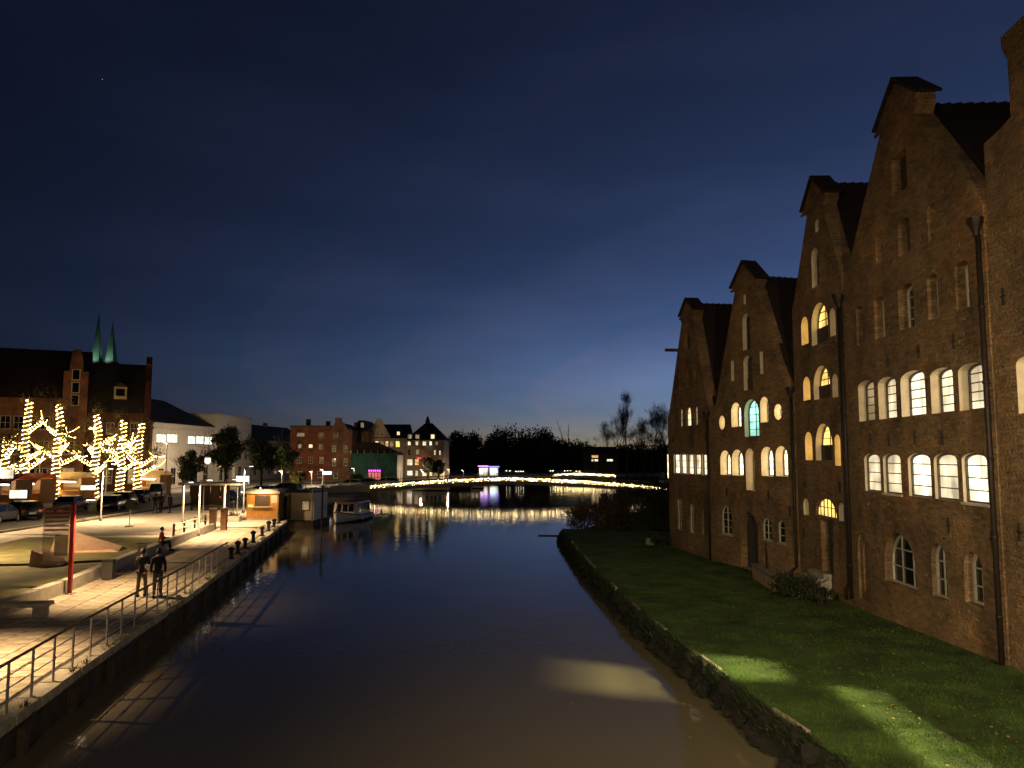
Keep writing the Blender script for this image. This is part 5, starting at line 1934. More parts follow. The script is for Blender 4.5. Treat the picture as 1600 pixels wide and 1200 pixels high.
def house(label, A, B, D, top, wm, base=.5, front=None, roof=None, rm=SLATE, wins=(), grid=None, name='town_house', cornice=None, chim=(), fm=None):
    """front: polygon (u,z) replacing the plain wall; roof: ('eaves', ridge_z) | ('hip', ridge_z, inset) | ('flat',)."""
    ang = math.atan2(B[1] - A[1], B[0] - A[0])
    L = math.hypot(B[0] - A[0], B[1] - A[1])
    root = thing(name, label, 'building', (A[0], A[1], 0), ang)
    MB().prism(front or [(0, base), (L, base), (L, top), (0, top)], 0, D if not front else .5).build('wall', wm, root)
    if front:
        MB().b2(.02, L - .02, .5, D, base, top).build('rear_wall', wm, root)
    if roof:
        r = MB()
        e = .35
        if roof[0] == 'eaves':
            rz_ = roof[1]
            r.add([(-.1, -e, top - .1), (L + .1, -e, top - .1), (L + .1, D + e, top - .1), (-.1, D + e, top - .1), (-.1, D / 2, rz_), (L + .1, D / 2, rz_)], [(0, 1, 5, 4), (2, 3, 4, 5), (0, 4, 3), (1, 2, 5), (3, 2, 1, 0)])
        elif roof[0] == 'hip':
            rz_, k = roof[1], roof[2]
            r.add([(-e, -e, top + .004), (L + e, -e, top + .004), (L + e, D + e, top + .004), (-e, D + e, top + .004), (k, D / 2, rz_), (L - k, D / 2, rz_)], [(0, 1, 5, 4), (1, 2, 5), (2, 3, 4, 5), (3, 0, 4), (3, 2, 1, 0)])
        elif roof[0] == 'mansard':
            rz_, k = roof[1], roof[2]
            r.add([(-e, -e, top + .004), (L + e, -e, top + .004), (L + e, D + e, top + .004), (-e, D + e, top + .004), (k, k, rz_), (L - k, k, rz_), (L - k, D - k, rz_), (k, D - k, rz_)], [(0, 1, 5, 4), (1, 2, 6, 5), (2, 3, 7, 6), (3, 0, 4, 7), (4, 5, 6, 7), (3, 2, 1, 0)])
        elif roof[0] == 'gable':
            um, rz_ = roof[1], roof[2]
            r.add([(-.2, .1, top), (um, .1, rz_), (L + .2, .1, top), (-.2, D, top), (um, D, rz_), (L + .2, D, top)], [(0, 1, 4, 3), (1, 2, 5, 4), (3, 4, 5), (0, 2, 1), (0, 3, 5, 2)])
        else:
            r.b2(-.15, L + .15, -.15, D + .15, top + .003, top + .3)
        ro_ = r.build('roof', rm, root)
        for u, y_, h_ in chim:
            MB().box(u, y_, h_ - .9, .8, .7, 2.2).build('chimney', BRICK_FAR, ro_)
    if cornice:
        for zc in cornice:
            MB().b2(-.08, L + .08, -.16, -.003, zc, zc + .22).build('cornice', wm, root)
    for px0, py0, px1, py1, pm_ in wins:
        u0, _ = onpl(px0, (py0 + py1) / 2, A, B)
        u1, _ = onpl(px1, (py0 + py1) / 2, A, B)
        _, z1 = onpl((px0 + px1) / 2, py0, A, B)
        _, z0 = onpl((px0 + px1) / 2, py1, A, B)
        far_window(root, u0, u1, z0, z1, pm_, fm)
    if grid:
        for z0, z1, n, w_, off in grid:
            for i in range(n):
                c = off + (L - 2 * off) * (i + .5) / n
                far_window(root, c - w_ / 2, c + w_ / 2, z0, z1, LIT_D if random.random() < .12 else DGLASS, fm)
    return root


def G(px, Y):
    return (gx(px, Y), Y)


# two big brick blocks behind the lit trees
A1, B1_ = (-76.3, 96.4), (-58.3, 105.0)
h1 = house('large dark brick block with long roof behind the lit trees at the picture edge', A1, B1_, 13, zz(622, 104), BRICK_FAR, roof=('eaves', zz(546, 108)), rm=TILE,
           grid=[(9.5, 11.3, 12, 1.2, 1.0), (6.2, 8.0, 12, 1.2, 1.0), (2.6, 4.4, 12, 1.4, 1.0)])
u0, _ = onpl(97, 640, A1, B1_)
u1, _ = onpl(136, 640, A1, B1_)
um = (u0 + u1) / 2
zt = zz(580, 104)
gd = MB().prism([(u0, 9.0), (u1, 9.0), (u1, zt), (u1 - .7, zt), (u1 - .7, zt + 1.1), (um + .6, zt + 2.4), (um + .4, zt + 3.0), (um - .4, zt + 3.0), (um - .6, zt + 2.4), (u0 + .7, zt + 1.1), (u0 + .7, zt), (u0, zt)], -.35, .4).build('gable_dormer', BRICK_FAR, h1)
for zc in (zz(594, 104), zz(614, 104), zz(634, 104)):
    f = MB().b2(um - .5, um + .5, -.42, -.355, zc, zc + 1.5).build('dormer_window', RENDER, gd)
    MB().b2(um - .4, um + .4, -.45, -.421, zc + .1, zc + 1.4).build('pane', DGLASS, f)
A2, B2_ = (-57.96, 105.0), (-51.7, 108.0)
h2 = house('brick house with steep dark roof and stepped end gable behind the lit trees', A2, B2_, 11, zz(644, 106), BRICK_DK, roof=('eaves', zz(568, 111)), rm=SLATE,
           grid=[(9.0, 10.6, 4, 1.0, .5), (5.6, 7.4, 4, 1.0, .5), (2.2, 4.2, 4, 1.1, .5)])
L2 = math.dist(A2, B2_)
zt = zz(644, 108)
sg = MB()
st_ = [(-.4, zt - 8), (-.4, zt + .6)]
for i in range(5):
    st_ += [(-.4 + i * 1.05, zt + .6 + i * 1.35), (-.4 + i * 1.05, zt + .6 + (i + 1) * 1.35)]
zp = st_[-1][1]
st_ += [(-.4 + 4.7, zp), (-.4 + 4.7, zp + 1.0), (11.4 - 4.3, zp + 1.0), (11.4 - 4.3, zp)]
for i in range(4, -1, -1):
    st_ += [(11.4 - i * 1.05, zt + .6 + (i + 1) * 1.35), (11.4 - i * 1.05, zt + .6 + i * 1.35)]
st_ += [(11.4, zt - 8)]
n_ = len(st_)
vs = [(L2 - .05, y_, z_) for y_, z_ in st_] + [(L2 + .75, y_, z_) for y_, z_ in st_]
sg.add(vs, [tuple(range(n_)), tuple(reversed(range(n_, 2 * n_)))] + [(i, (i + 1) % n_, (i + 1) % n_ + n_, i + n_) for i in range(n_)])
sg.build('stepped_gable', BRICK_DK, h2)
dm = MB().b2(3.0, 4.6, -.25, 1.6, zz(622, 108) - .2, zz(606, 108)).build('dormer', RENDER3, h2)
MB().b2(3.25, 4.35, -.3, -.255, zz(620, 108), zz(609, 108)).build('pane', DGLASS, dm)
MB().add([(2.8, -.4, zz(606, 108)), (4.8, -.4, zz(606, 108)), (3.8, -.4, zz(599, 108)), (2.8, 2.2, zz(606, 108)), (4.8, 2.2, zz(606, 108)), (3.8, 3.0, zz(599, 108))], [(0, 1, 2), (0, 2, 5, 3), (1, 4, 5, 2), (0, 3, 4, 1)]).build('dormer_roof', SLATE, dm)

# pale corner building whose river front recedes along the street
PA3, PB3 = (-51.6, 110.5), (-51.6, 133)
h3 = house('pale rendered corner building with two bright ribbon windows', PA3, PB3, 14, 10.9, RENDER, roof=('hip', 15.2, 4.0), rm=SLATE, cornice=(9.85, 10.6),
           wins=[(244, 678, 259, 692, LIT_COOL), (260, 678, 277, 692, LIT_COOL), (293, 681, 305, 694, LIT_COOL), (306, 681, 318, 694, LIT_COOL), (319, 682, 331, 695, LIT_COOL)],
           grid=[(1.6, 4.2, 5, 1.8, 1.0)])
front_end = MB().b2(-.06, .0, .6, 13.0, 9.0, 9.6)
front_end.build('end_band', RENDER, h3)
h3b = house('taller white flat-topped block with a bright round entrance lamp', (-51.2, 133.1), (-51.2, 151), 12, 13.0, RENDER, roof=('flat',), rm=RENDER2,
            grid=[(9.0, 10.6, 5, 1.3, 1.2), (5.2, 7.0, 5, 1.3, 1.2), (1.6, 4.0, 5, 1.6, 1.2)])
house('grey-roofed row house behind the street trees', (-51.5, 151.2), (-49, 186), 11, 9.2, RENDER2, roof=('eaves', 12.6), rm=SLATE, grid=[(6.0, 7.8, 9, 1.3, 1.0), (2.0, 4.2, 9, 1.4, 1.0)], chim=((6, 5, 13), (20, 5, 13)))
house('flat-roofed red brick block with banded front', G(452, 152), G(516, 152), 12, zz(667, 152), BRICK_RED, roof=('flat',), rm=DGREY, cornice=(zz(691, 152), zz(711, 152), zz(733, 152)),
      wins=[(464, 676, 476, 682, LIT_D), (482, 694, 489, 700, LIT_C), (465, 694, 471, 700, LIT_D), (498, 694, 505, 702, DGLASS), (464, 714, 471, 724, DGLASS), (482, 714, 489, 724, DGLASS), (499, 714, 506, 724, DGLASS), (498, 676, 506, 684, DGLASS), (464, 736, 472, 745, LIT_D), (496, 736, 504, 746, DGLASS)],
      chim=((2.2, 5, 13.2), (6.0, 6, 12.8)))
A6, B6 = G(515, 150), G(549, 150)
L6 = B6[0] - A6[0]
house('narrow brown brick house with a tall shaped gable', A6, B6, 11, zz(672, 150), BRICK_FAR, front=[(0, .5), (L6, .5), (L6, zz(672, 150)), (L6 * .78, zz(672, 150)), (L6 * .6, zz(660, 150)), (L6 * .5, zz(660, 150)), (L6 * .5, zz(653, 150)), (L6 * .2, zz(653, 150)), (L6 * .2, zz(660, 150)), (0, zz(672, 150))], roof=('gable', L6 * .36, zz(660, 150)), rm=SLATE, cornice=(zz(692, 150), zz(712, 150), zz(733, 150)),
      wins=[(521, 676, 524, 684, DGLASS), (526, 676, 529, 684, DGLASS), (519, 696, 525, 706, DGLASS), (537, 696, 543, 706, DGLASS), (519, 716, 525, 728, DGLASS), (537, 716, 543, 728, DGLASS), (521, 738, 528, 747, DGLASS)])
house('brown house with dark mansard roof and dormers', G(549.5, 156), G(574, 156), 11, zz(674, 156), BRICK_FAR, roof=('mansard', zz(657, 158), 1.0), rm=SLATE,
      wins=[(553, 678, 558, 688, DGLASS), (562, 678, 567, 688, DGLASS), (553, 660, 558, 668, RENDER2), (563, 660, 569, 668, LIT_D)])
A9, B9 = G(570.5, 160), G(634, 160)
L9 = B9[0] - A9[0]
ga, gb = onpl(572, 684, A9, B9)[0], onpl(611, 684, A9, B9)[0]
house('white gabled house with a row of lit windows beside the corner house', A9, B9, 12, zz(684, 160), RENDER3, front=[(0, .5), (L9, .5), (L9, zz(684, 160)), (gb, zz(684, 160)), (ga + (gb - ga) * .56, zz(654, 160)), (ga + (gb - ga) * .44, zz(654, 160)), (0, zz(684, 160))], roof=('eaves', zz(663, 166)), rm=TILE,
      wins=[(586, 689, 592, 698, LIT_C), (594, 689, 600, 698, LIT_D), (602, 689, 607, 698, LIT_O), (609, 689, 615, 698, LIT_D), (618, 689, 625, 699, LIT_Y), (583, 675.5, 585.5, 680, DGLASS), (589, 675.5, 591.5, 680, DGLASS), (596, 675.5, 598.5, 680, DGLASS), (589.5, 664, 592, 667, DGLASS), (620, 674, 625, 680, LIT_C), (614, 706, 619, 716, DGLASS), (624, 706, 629, 716, DGLASS), (612, 724, 618, 736, DGLASS)])
A10, B10 = G(634.5, 161), G(694, 161)
h10 = house('pale corner house with dark hipped roof and four rows of lit windows', A10, B10, 12, zz(687.5, 161), RENDER3, roof=('hip', zz(661, 167), 3.2), rm=SLATE, cornice=(zz(688.5, 161), zz(731, 161)),
            wins=[(637, 689.5, 642, 696, LIT_WB), (649, 689.5, 654, 696, LIT_W), (660, 689.5, 666, 696.5, LIT_WB), (671, 689.5, 675, 696, LIT_COOL), (680, 690, 684, 696, LIT_D), (637, 702.5, 641.5, 711, DGLASS), (650, 702, 655, 711, LIT_D), (678, 703.5, 681, 711, LIT_C), (686, 704, 689, 711, LIT_C),
                  (635.5, 717, 645, 727.5, LIT_W), (648, 717, 655, 727, LIT_O), (660, 717, 666, 727, LIT_O), (636, 735, 645, 743, LIT_WB), (649, 735, 653, 744, LIT_W), (660, 736, 667, 744, LIT_WB), (671, 737, 675, 744, LIT_C), (684, 737, 688, 744, LIT_D)])
REDTUBE = glow_mat('red_neon', (1.0, .06, .04), 2.5)
u0, z0 = onpl(652, 716.5, A10, B10)
u1, _ = onpl(672, 716.5, A10, B10)
MB().b2(u0, u1, -.25, -.18, z0, z0 + .14).build('red_light_strip', REDTUBE, h10)
u2, z2 = onpl(660, 727, A10, B10)
MB().b2(u2, u1, -.25, -.18, z2 - .1, z2 + .04).build('red_light_strip', REDTUBE, h10)
for px_ in (640, 652, 676):
    u, z = onpl(px_, 684, A10, B10)
    d = MB().b2(u - .5, u + .5, .2, 1.8, z - .35, z + .8).build('dormer', RENDER2, h10)
    MB().b2(u - .35, u + .35, .16, .197, z - .2, z + .65).build('pane', LIT_D if px_ != 676 else LIT_C, d)
MB().lathe([(.5, 0), (.5, .6), (.1, 1.6)], ((B10[0] - A10[0]) * .47, 6, zz(661, 167) - .1), 8).build('roof_turret', SLATE, h10)

# house under green scaffold netting, lit doorway
NET = mat('green_netting', (.007, .045, .03), .9, var=.35, scale=1.2, bump=.5, bscale=6)
A8, B8 = G(547, 141), G(620, 141)
L8 = B8[0] - A8[0]
sc_ = thing('scaffolded_house', 'house wrapped in green scaffold netting with a magenta-lit doorway', 'building', (A8[0], A8[1], 0), 0)
zt = zz(708, 141)
MB().b2(.3, L8 - .3, 1.2, 10, .5, zt - .3).build('wall', RENDER2, sc_)
MB().add([(-.2, .9, zt - .3), (L8 * .62, .9, zt - .3), (L8 + .2, .9, zt - .35), (L8 * .08, 4, zz(691, 145)), (L8 * .5, 4, zz(691, 145)), (-.2, 10, zt - .3), (L8 + .2, 10, zt - .35)], [(0, 1, 4, 3), (1, 2, 4), (2, 6, 4), (4, 6, 5, 3), (0, 3, 5)]).build('roof', TILE, sc_)
net = MB()
cols = 14
for i in range(cols):
    for j in range(4):
        ua, ub = L8 * i / cols, L8 * (i + 1) / cols
        za, zb_ = 1.2 + (zt - 1.2) * j / 4, 1.2 + (zt - 1.2) * (j + 1) / 4
        w0_ = lambda u, z: .12 * math.sin(u * 2.2 + z * 1.4)
        net.add([(ua, w0_(ua, za), za), (ub, w0_(ub, za), za), (ub, w0_(ub, zb_), zb_), (ua, w0_(ua, zb_), zb_)], [(0, 1, 2, 3)])
net.build('netting', NET, sc_)
for i in range(0, cols + 1, 2):
    MB().tube([(L8 * i / cols, .3, .8), (L8 * i / cols, .3, zt + .5)], .04, 5).build('scaffold_pole', STEEL, sc_)
MAG = glow_mat('magenta_light', (1.0, .05, .85), 5.0)
REDW = lit_mat('red_lit_pane', (1.0, .06, .10), .5, 3, .5)
ud0, ud1 = onpl(576, 735, A8, B8)[0], onpl(596, 735, A8, B8)[0]
zd0, zd1 = 1.0, zz(738, 141)
dw = MB()
for i in range(5):
    c = ud0 + (ud1 - ud0) * i / 4
    dw.b2(c - .06, c + .06, -.4, -.28, zd0, zd1 + .1)
dw.b2(ud0, ud1, -.39, -.29, zd1, zd1 + .1)
dw.b2(ud0, ud1, -.39, -.29, zd0 + 1.0, zd0 + 1.08)
dw = dw.build('doorway', DGREY, sc_)
for i in range(4):
    a_, b_ = ud0 + (ud1 - ud0) * i / 4 + .06, ud0 + (ud1 - ud0) * (i + 1) / 4 - .06
    MB().b2(a_, b_, -.35, -.33, zd0, zd1).build('pane', REDW, dw)
for i in range(6):
    c = ud0 + (ud1 - ud0) * (i + .5) / 6
    MB().lathe([(.03, -.2), (.13, -.05), (.03, .12)], (c, -.5, zz(735, 141)), 8).build('magenta_lamp', MAG, dw)

# church with two floodlit green spires far behind
COPPER = mat('copper_green', (.16, .30, .22), .7, var=.2, scale=.2, bump=.1)
for px_, tip, lb in ((143.5, 492, 'left of the two floodlit green church spires above the roofs'), (166, 505, 'right of the two floodlit green church spires above the roofs')):
    Yc = 560
    t_ = thing('church_spire', lb, 'church spire', (gx(px_, Yc), Yc, .8), R(45), 'twin church spires')
    zb_ = zz(566, Yc) - 1
    MB().box(0, 0, zb_ / 2, 8.5, 8.5, zb_).build('tower', BRICK_FAR, t_)
    MB().lathe([(4.9, zb_), (4.3, zb_ + 1.5), (2.2, zb_ + (zz(tip, Yc) - zb_) * .5), (.1, zz(tip, Yc))], n=8).build('spire', COPPER, t_)
    MB().tube([(0, 0, zz(tip, Yc) - 1), (0, 0, zz(tip, Yc) + 2.5)], .12, 5).build('finial', IRON, t_)
    for a in (-135,):
        ca, sa = math.cos(R(a)), math.sin(R(a))
        f_ = MB().box(ca * 13, sa * 13, zb_ - 3, .8, .8, .6).build('floodlight', DGREY, t_)
        spot('floodlight_light', (ca * 12, sa * 12, zb_ - 2.5), (0, 0, zb_ + 9), P_CHURCH, 70, .8, (.78, 1.0, .86), .3, t_)


# ------------------------------------------------------------------ trees
def leafy_tree(label, x, y, z, h, crown_r, n, lm, seed, size=.22, trunk=.25, group='street trees', name='street_tree', low=.35, sq=.75):
    root = thing(name, label, 'tree', (x, y, z), 0, group)
    rr = random.Random(seed)
    b = MB()
    ends = []
    b.tube([(0, 0, -.2), (rr.uniform(-.1, .1), rr.uniform(-.1, .1), h * .25), (rr.uniform(-.2, .2), rr.uniform(-.2, .2), h * .5)], [trunk, trunk * .8, trunk * .6], 8)
    for k_ in range(6):
        a = k_ * 1.05 + rr.uniform(-.3, .3)
        branches(b, Vector((0, 0, h * rr.uniform(.28, .5))), Vector((math.cos(a) * .8, math.sin(a) * .8, .8)).normalized(), h * .3, trunk * .45, 3, rr, .5, 5, leaves=ends)
    b.build('trunk', BARKD, root)
    blobs = []
    for _ in range(16):
        a, t = rr.uniform(0, 6.28), rr.uniform(0, .75) * crown_r
        zc = h * rr.uniform(low + .08, .86)
        k_ = math.sqrt(max(.1, 1 - ((zc / h - .6) / .45) ** 2))
        blobs.append((t * math.cos(a) * k_, t * math.sin(a) * k_, zc, crown_r * rr.uniform(.22, .42)))
    link('crown', fast_mesh('crown', leaf_cloud(n, size, blobs, sq), 4, lm), root)
    return root


def bare_tree(label, x, y, z, h, seed, spread=.42, group='bare trees beyond the river', trunk=.16, up=.16, lv=5, name='bare_tree', leaf=0):
    root = thing(name, label, 'tree', (x, y, z), 0, group)
    rr = random.Random(seed)
    b = MB()
    ends = []
    b.tube([(0, 0, -.3), (0, 0, h * .2)], [trunk, trunk * .85], 6)
    branches(b, Vector((0, 0, h * .2)), Vector((rr.gauss(0, .06), rr.gauss(0, .06), 1)).normalized(), h * .30, trunk * .8, lv, rr, spread, 5, .74, (3, 4) if lv > 4 else (2, 4), up, ends, .09)
    b.build('trunk', BARKD, root)
    e = np.array([tuple(p) for p in ends])
    tw = []
    for p in e:
        for _ in range(8):
            d = RNG.normal(size=3) * .7 + np.array([0, 0, .55])
            q = p + d * h * .06
            s_ = np.array([.006, 0, 0]) * (h / 8)
            tw += [p - s_, p + s_, q]
    me = fast_mesh('twigs', np.array(tw), 3, BARKD)
    link('twigs', me, root)
    if leaf:
        link('crown', fast_mesh('crown', leaf_cloud(leaf, .12, [(p[0], p[1], p[2], .4) for p in e[::3]]), 4, LEAFB), root)
    return root


for i, (px_, Y, tp, rw, lm, n, lb) in enumerate((
        (352, 104, 663, 3.0, LEAFG, 5200, 'leafy street tree in front of the pale flat-topped block'),
        (408, 112, 676, 2.7, LEAFG, 4200, 'rounded street tree behind the orange kiosk'),
        (443, 118, 680, 2.6, LEAFG, 4000, 'dark street tree left of the red brick block'),
        (300, 98, 700, 1.9, LEAFD, 2200, 'small dark tree before the ribbon windows'),
        (668, 150, 712, 2.0, LEAFD, 2200, 'small dark tree in front of the pale corner house'),
        (686, 152, 718, 1.8, LEAFD, 2000, 'last small dark tree beside the pale corner house'))):
    zt = zz(tp, Y)
    leafy_tree(lb, gx(px_, Y), Y, .95, zt - .95, rw, n, lm, 40 + i, .2)
# lit shrubs on the far quay
for px_, Y, tp, lb, pw_ in ((466, 114, 731, 'small tree glowing yellow-green in lamp light above the pontoon cabin', 420), (553, 124, 739, 'yellow-green lit shrub left of the magenta doorway', 260)):
    zt = zz(tp, Y)
    t_ = leafy_tree(lb, gx(px_, Y), Y, .85, zt - .85, 1.5, 1800, LEAFY, 60 + px_, .14, .1, 'lamplit shrubs', 'lit_shrub', .2)
    MB().box(-.8, -2.6, .3, .35, .25, .5).build('ground_lamp', DGREY, t_)
    spot('lamp_light', (-.8, -2.6, .7), (0, 0, 2.2), pw_, 100, .6, (1.0, .85, .35), .1, t_)
# the dark wooded rise beyond the river
k = 0
for px_, Y, tp, rw in ((712, 232, 674, 6.0), (735, 240, 680, 6.5), (758, 236, 682, 7.0), (782, 244, 672, 8.0), (808, 240, 668, 9.0), (834, 242, 671, 8.5), (858, 236, 682, 7.5), (880, 228, 690, 6.5), (902, 224, 697, 6.0), (700, 224, 690, 5.5), (772, 222, 692, 6.0), (820, 222, 690, 6.5), (846, 218, 700, 5.5), (742, 220, 697, 5.5), (925, 222, 703, 5.5), (950, 218, 706, 5.5), (975, 220, 700, 6.5), (1000, 224, 694, 7), (1025, 220, 698, 6.5), (1048, 226, 692, 7)):
    zt = zz(tp, Y)
    nth = ('first', 'second', 'third', 'fourth', 'fifth', 'sixth', 'seventh', 'eighth', 'ninth', 'tenth', 'eleventh', 'twelfth', 'thirteenth', 'fourteenth', 'fifteenth', 'sixteenth', 'seventeenth', 'eighteenth', 'nineteenth', 'twentieth')
    rank = sorted((712, 735, 758, 782, 808, 834, 858, 880, 902, 700, 772, 820, 846, 742, 925, 950, 975, 1000, 1025, 1048)).index(px_)
    leafy_tree(f'{nth[rank]} dark tree from the left in the wooded rise behind the footbridge', gx(px_, Y), Y, .8, zt - .8, rw, 3400, LEAFD, 80 + k, .42, .35, 'dark trees beyond the footbridge', 'dark_tree', .05, .9)
    k += 1
hillb = MB()
vs, fs = [], []
for i in range(25):
    x = -45 + i * 5
    for j in range(6):
        y_ = 246 + j * 8
        vs.append((x, y_, .8 + 7.5 * math.exp(-((x - 2) / 24) ** 2) * math.sin(math.pi * j / 5)))
for i in range(24):
    for j in range(5):
        a = i * 6 + j
        fs.append((a, a + 6, a + 7, a + 1))
tag(MB().add(vs, fs).build('hill', SOIL, smooth=True), kind='structure')
for i, (px_, Y, tp, sp, tr_, lb) in enumerate((
        (980, 188, 631, .26, .22, 'tall slim bare tree towering beside the warehouses'), (1004, 192, 660, .42, .17, 'bare tree right of the tall slim one'), (1022, 196, 642, .40, .2, 'bare spreading tree next to the farthest warehouse'), (1040, 190, 650, .42, .2, 'bare tree half hidden by the farthest warehouse'),
        (945, 192, 672, .46, .17, 'bushy bare tree left of the tall slim one'), (920, 196, 680, .48, .16, 'low bare tree beside the lit house windows'), (962, 186, 690, .5, .15, 'low bare tree under the tall slim one'), (992, 184, 692, .5, .15, 'low bare tree right under the tall slim one'), (1018, 182, 686, .5, .15, 'low bare tree near the right end of the footbridge'), (1032, 178, 672, .45, .17, 'bare tree against the wall of the farthest warehouse'), (932, 184, 694, .5, .14, 'lowest bare tree before the small distant house'), (1008, 178, 676, .46, .17, 'bare tree in front of the spreading one by the warehouse'), (966, 194, 664, .42, .18, 'bare tree just left of the tall slim one'))):
    zt = zz(tp, Y)
    bare_tree(lb, gx(px_, Y), Y, .8, (zt - .8) * .96, 300 + i, sp, trunk=tr_, up=.34 if i == 0 else .18, lv=5 if tp < 680 else 4)
for i, (px_, tp, ln_, lb) in enumerate(((876, 657, -.35, 'leaning bare pole rising over the dark trees'), (888, 662, .02, 'upright thin pole rising over the dark trees'))):
    p = at(px_ + (10 if i == 0 else 0), 705, 214)
    q = at(px_ - (6 if i == 0 else 0), tp, 214)
    b = MB().tube([(p.x, 214, .8), tuple(p), tuple((p + q) / 2), tuple(q)], [.2, .14, .1, .05], 5)
    rr = random.Random(i)
    for t_ in (.5, .7):
        m_2 = p.lerp(q, t_)
        b.tube([m_2, m_2 + Vector((rr.uniform(-1, 1), 0, 1.6))], [.05, .02], 4)
    tag(b.build('dead_tree', BARKD), lb, 'dead tree')
leafy_tree('dark evergreen bush at the right landing of the footbridge', 25.5, 116, .3, 4.2, 2.6, 2600, LEAFD, 201, .2, .12, 'bank trees at the footbridge', 'bank_tree', .05)
leafy_tree('dark evergreen bush behind the right landing of the footbridge', 30.0, 122, .3, 5.2, 3.0, 2600, LEAFD, 202, .2, .12, 'bank trees at the footbridge', 'bank_tree', .05)
house('small distant house with three lit windows among the bare trees', G(912, 206), G(966, 206), 8, zz(708, 206), DGREY, roof=('eaves', zz(698, 210)), rm=SLATE,
      wins=[(924, 711, 935, 715.5, LIT_O), (924, 717, 935, 721, LIT_WB), (948, 717, 958, 721, LIT_WB), (874, 718, 884, 723, LIT_D)][:3])

# kiosk with coloured light tubes, row of lights on the far quay
PUR = glow_mat('violet_tube', (.42, .10, 1.0), 5.0)
BLU = glow_mat('blue_tube', (.16, .16, 1.0), 3.5)
pk = thing('bar_pavilion', 'small pavilion with violet and blue light tubes on the far bank', 'pavilion', (gx(748, 180), 181, .8))
MB().b2(0, 4.6, .0, 3, 0, 2.6).build('wall', WHITEP, pk)
MB().b2(-.2, 4.8, -.4, 3.2, 2.6, 2.8).build('roof', DGREY, pk)
MB().b2(.1, 2.0, -.05, -.003, .6, 2.2).build('window', LIT_WB, pk)
MB().b2(2.6, 4.4, -.05, -.003, .6, 2.2).build('window', LIT_COOL, pk)
MB().b2(-.2, 2.2, -.55, -.42, 2.55, 2.8).build('violet_tube', PUR, pk)
MB().b2(2.3, 4.8, -.55, -.42, 2.45, 2.65).build('blue_tube', BLU, pk)
for i, (px_, py_, Y, hgt, wide) in enumerate(((794, 735, 186, 3.5, 1.6), (812, 736, 186, 3.3, 2.4), (862, 735, 186, 3.6, 1.2), (887, 735, 190, 3.8, 2.2), (903, 736, 190, 3.8, 1.6))):
    x_ = gx(px_, Y)
    zt = zz(py_, Y)
    nth = ('leftmost', 'second', 'third', 'fourth', 'rightmost')[i]
    t_ = thing('light_bar_post', f'{nth} of the five lit lamp bars on the far bank behind the footbridge', 'street lamp', (x_, Y, .8), 0, 'lamp bars on the far bank')
    MB().tube([(0, 0, 0), (0, 0, zt - .8)], .06, 6).build('pole', GREYP, t_)
    lbr = MB().b2(-wide / 2, wide / 2, -.05, .05, zt - .8, zt - .74).build('lamp_bar', GREYP, t_)
    nb = max(2, int(wide / .6))
    for q in range(nb):
        c = -wide / 2 + wide * (q + .5) / nb
        MB().lathe([(.02, -.16), (.1, -.08), (.02, 0)], (c, -.0, zt - .8), 6).build('bulb', BULB, lbr)
for px_, py_, Y, lb, pw_ in ((258, 690, 88, 'tall street lamp between the last lit tree and the shelter', .5), (60, 700, 95, 'added street lamp behind the tallest fairy-light tree warming the brick block', .5), (165, 702, 97, 'added street lamp behind the middle fairy-light tree warming the brick house', .6), (342, 716, 112, 'added street lamp brightening the ribbon-windowed corner building', 5.0), (440, 735, 122, 'street lamp above the pontoon cabin', 1.0), (487, 736, 128, 'street lamp before the red brick block', 2.4), (504, 733, 132, 'street lamp before the narrow gabled house', 1.8), (553, 731, 132, 'street lamp left of the magenta doorway', .25), (626, 731, 147, 'added street lamp right of the magenta doorway brightening the white gabled house', 2.2), (660, 733, 147, 'street lamp before the pale corner house', 1.3), (702, 733, 160, 'street lamp right of the pale corner house', .8), (724, 734, 170, 'street lamp left of the violet-lit pavilion', .3)):  # some of these lamps are added, unseen, to brighten the house fronts
    x_ = gx(px_, Y)
    zt = zz(py_, Y)
    t_ = thing('street_lamp', lb, 'street lamp', (x_, Y, .85), 0, 'street lamps along the far quay')
    MB().tube([(0, 0, 0), (0, 0, zt - .85)], [.08, .05], 6).build('pole', STEEL, t_)
    hd = MB().b2(-.5, .05, -.09, .09, zt - .95, zt - .85).build('lamp_head', CREAMP, t_)
    MB().b2(-.45, -.1, -.07, .07, zt - .975, zt - .951).build('lens', BULB, hd)
    point('lamp_light', (-.28, 0, zt - 1.06), P_STREET * pw_, (1.0, .74, .46), .1, t_)
sg_ = thing('illuminated_sign', 'small round blue-white illuminated sign on a pole above the launch', 'sign', (gx(508, 116), 116, .85))
MB().tube([(0, 0, 0), (0, 0, zz(742, 116) - .85)], .06, 6).build('pole', GREYP, sg_)
so_ = MB().b2(-.35, 1.0, -.08, .08, zz(742, 116) - .85, zz(736, 116) - .85).build('housing', DGREY, sg_)
MB().b2(-.3, .95, -.1, -.081, zz(742, 116) - .8, zz(736, 116) - .9).build('sign_face', glow_mat('blue_white_sign', (.55, .75, 1.0), 2.4), so_)
gl_ = thing('globe_lamp', 'bright globe lamp on a post before the flat-topped white block', 'street lamp', (gx(323, 96), 96, .95))
MB().tube([(0, 0, 0), (0, 0, zz(725, 96) - .95)], .07, 8).build('pole', GREYP, gl_)
zg_ = zz(725, 96) - .95
MB().lathe([(.12, 0), (.34, .2), (.36, .6), (.30, .75)], (0, 0, zg_), 12).build('globe', glow_mat('globe_glow', (1.0, .95, .72), 1.6), gl_)
MB().lathe([(.42, .76), (.45, .84), (.1, .95)], (0, 0, zg_), 12).build('cap', CREAMP, gl_)
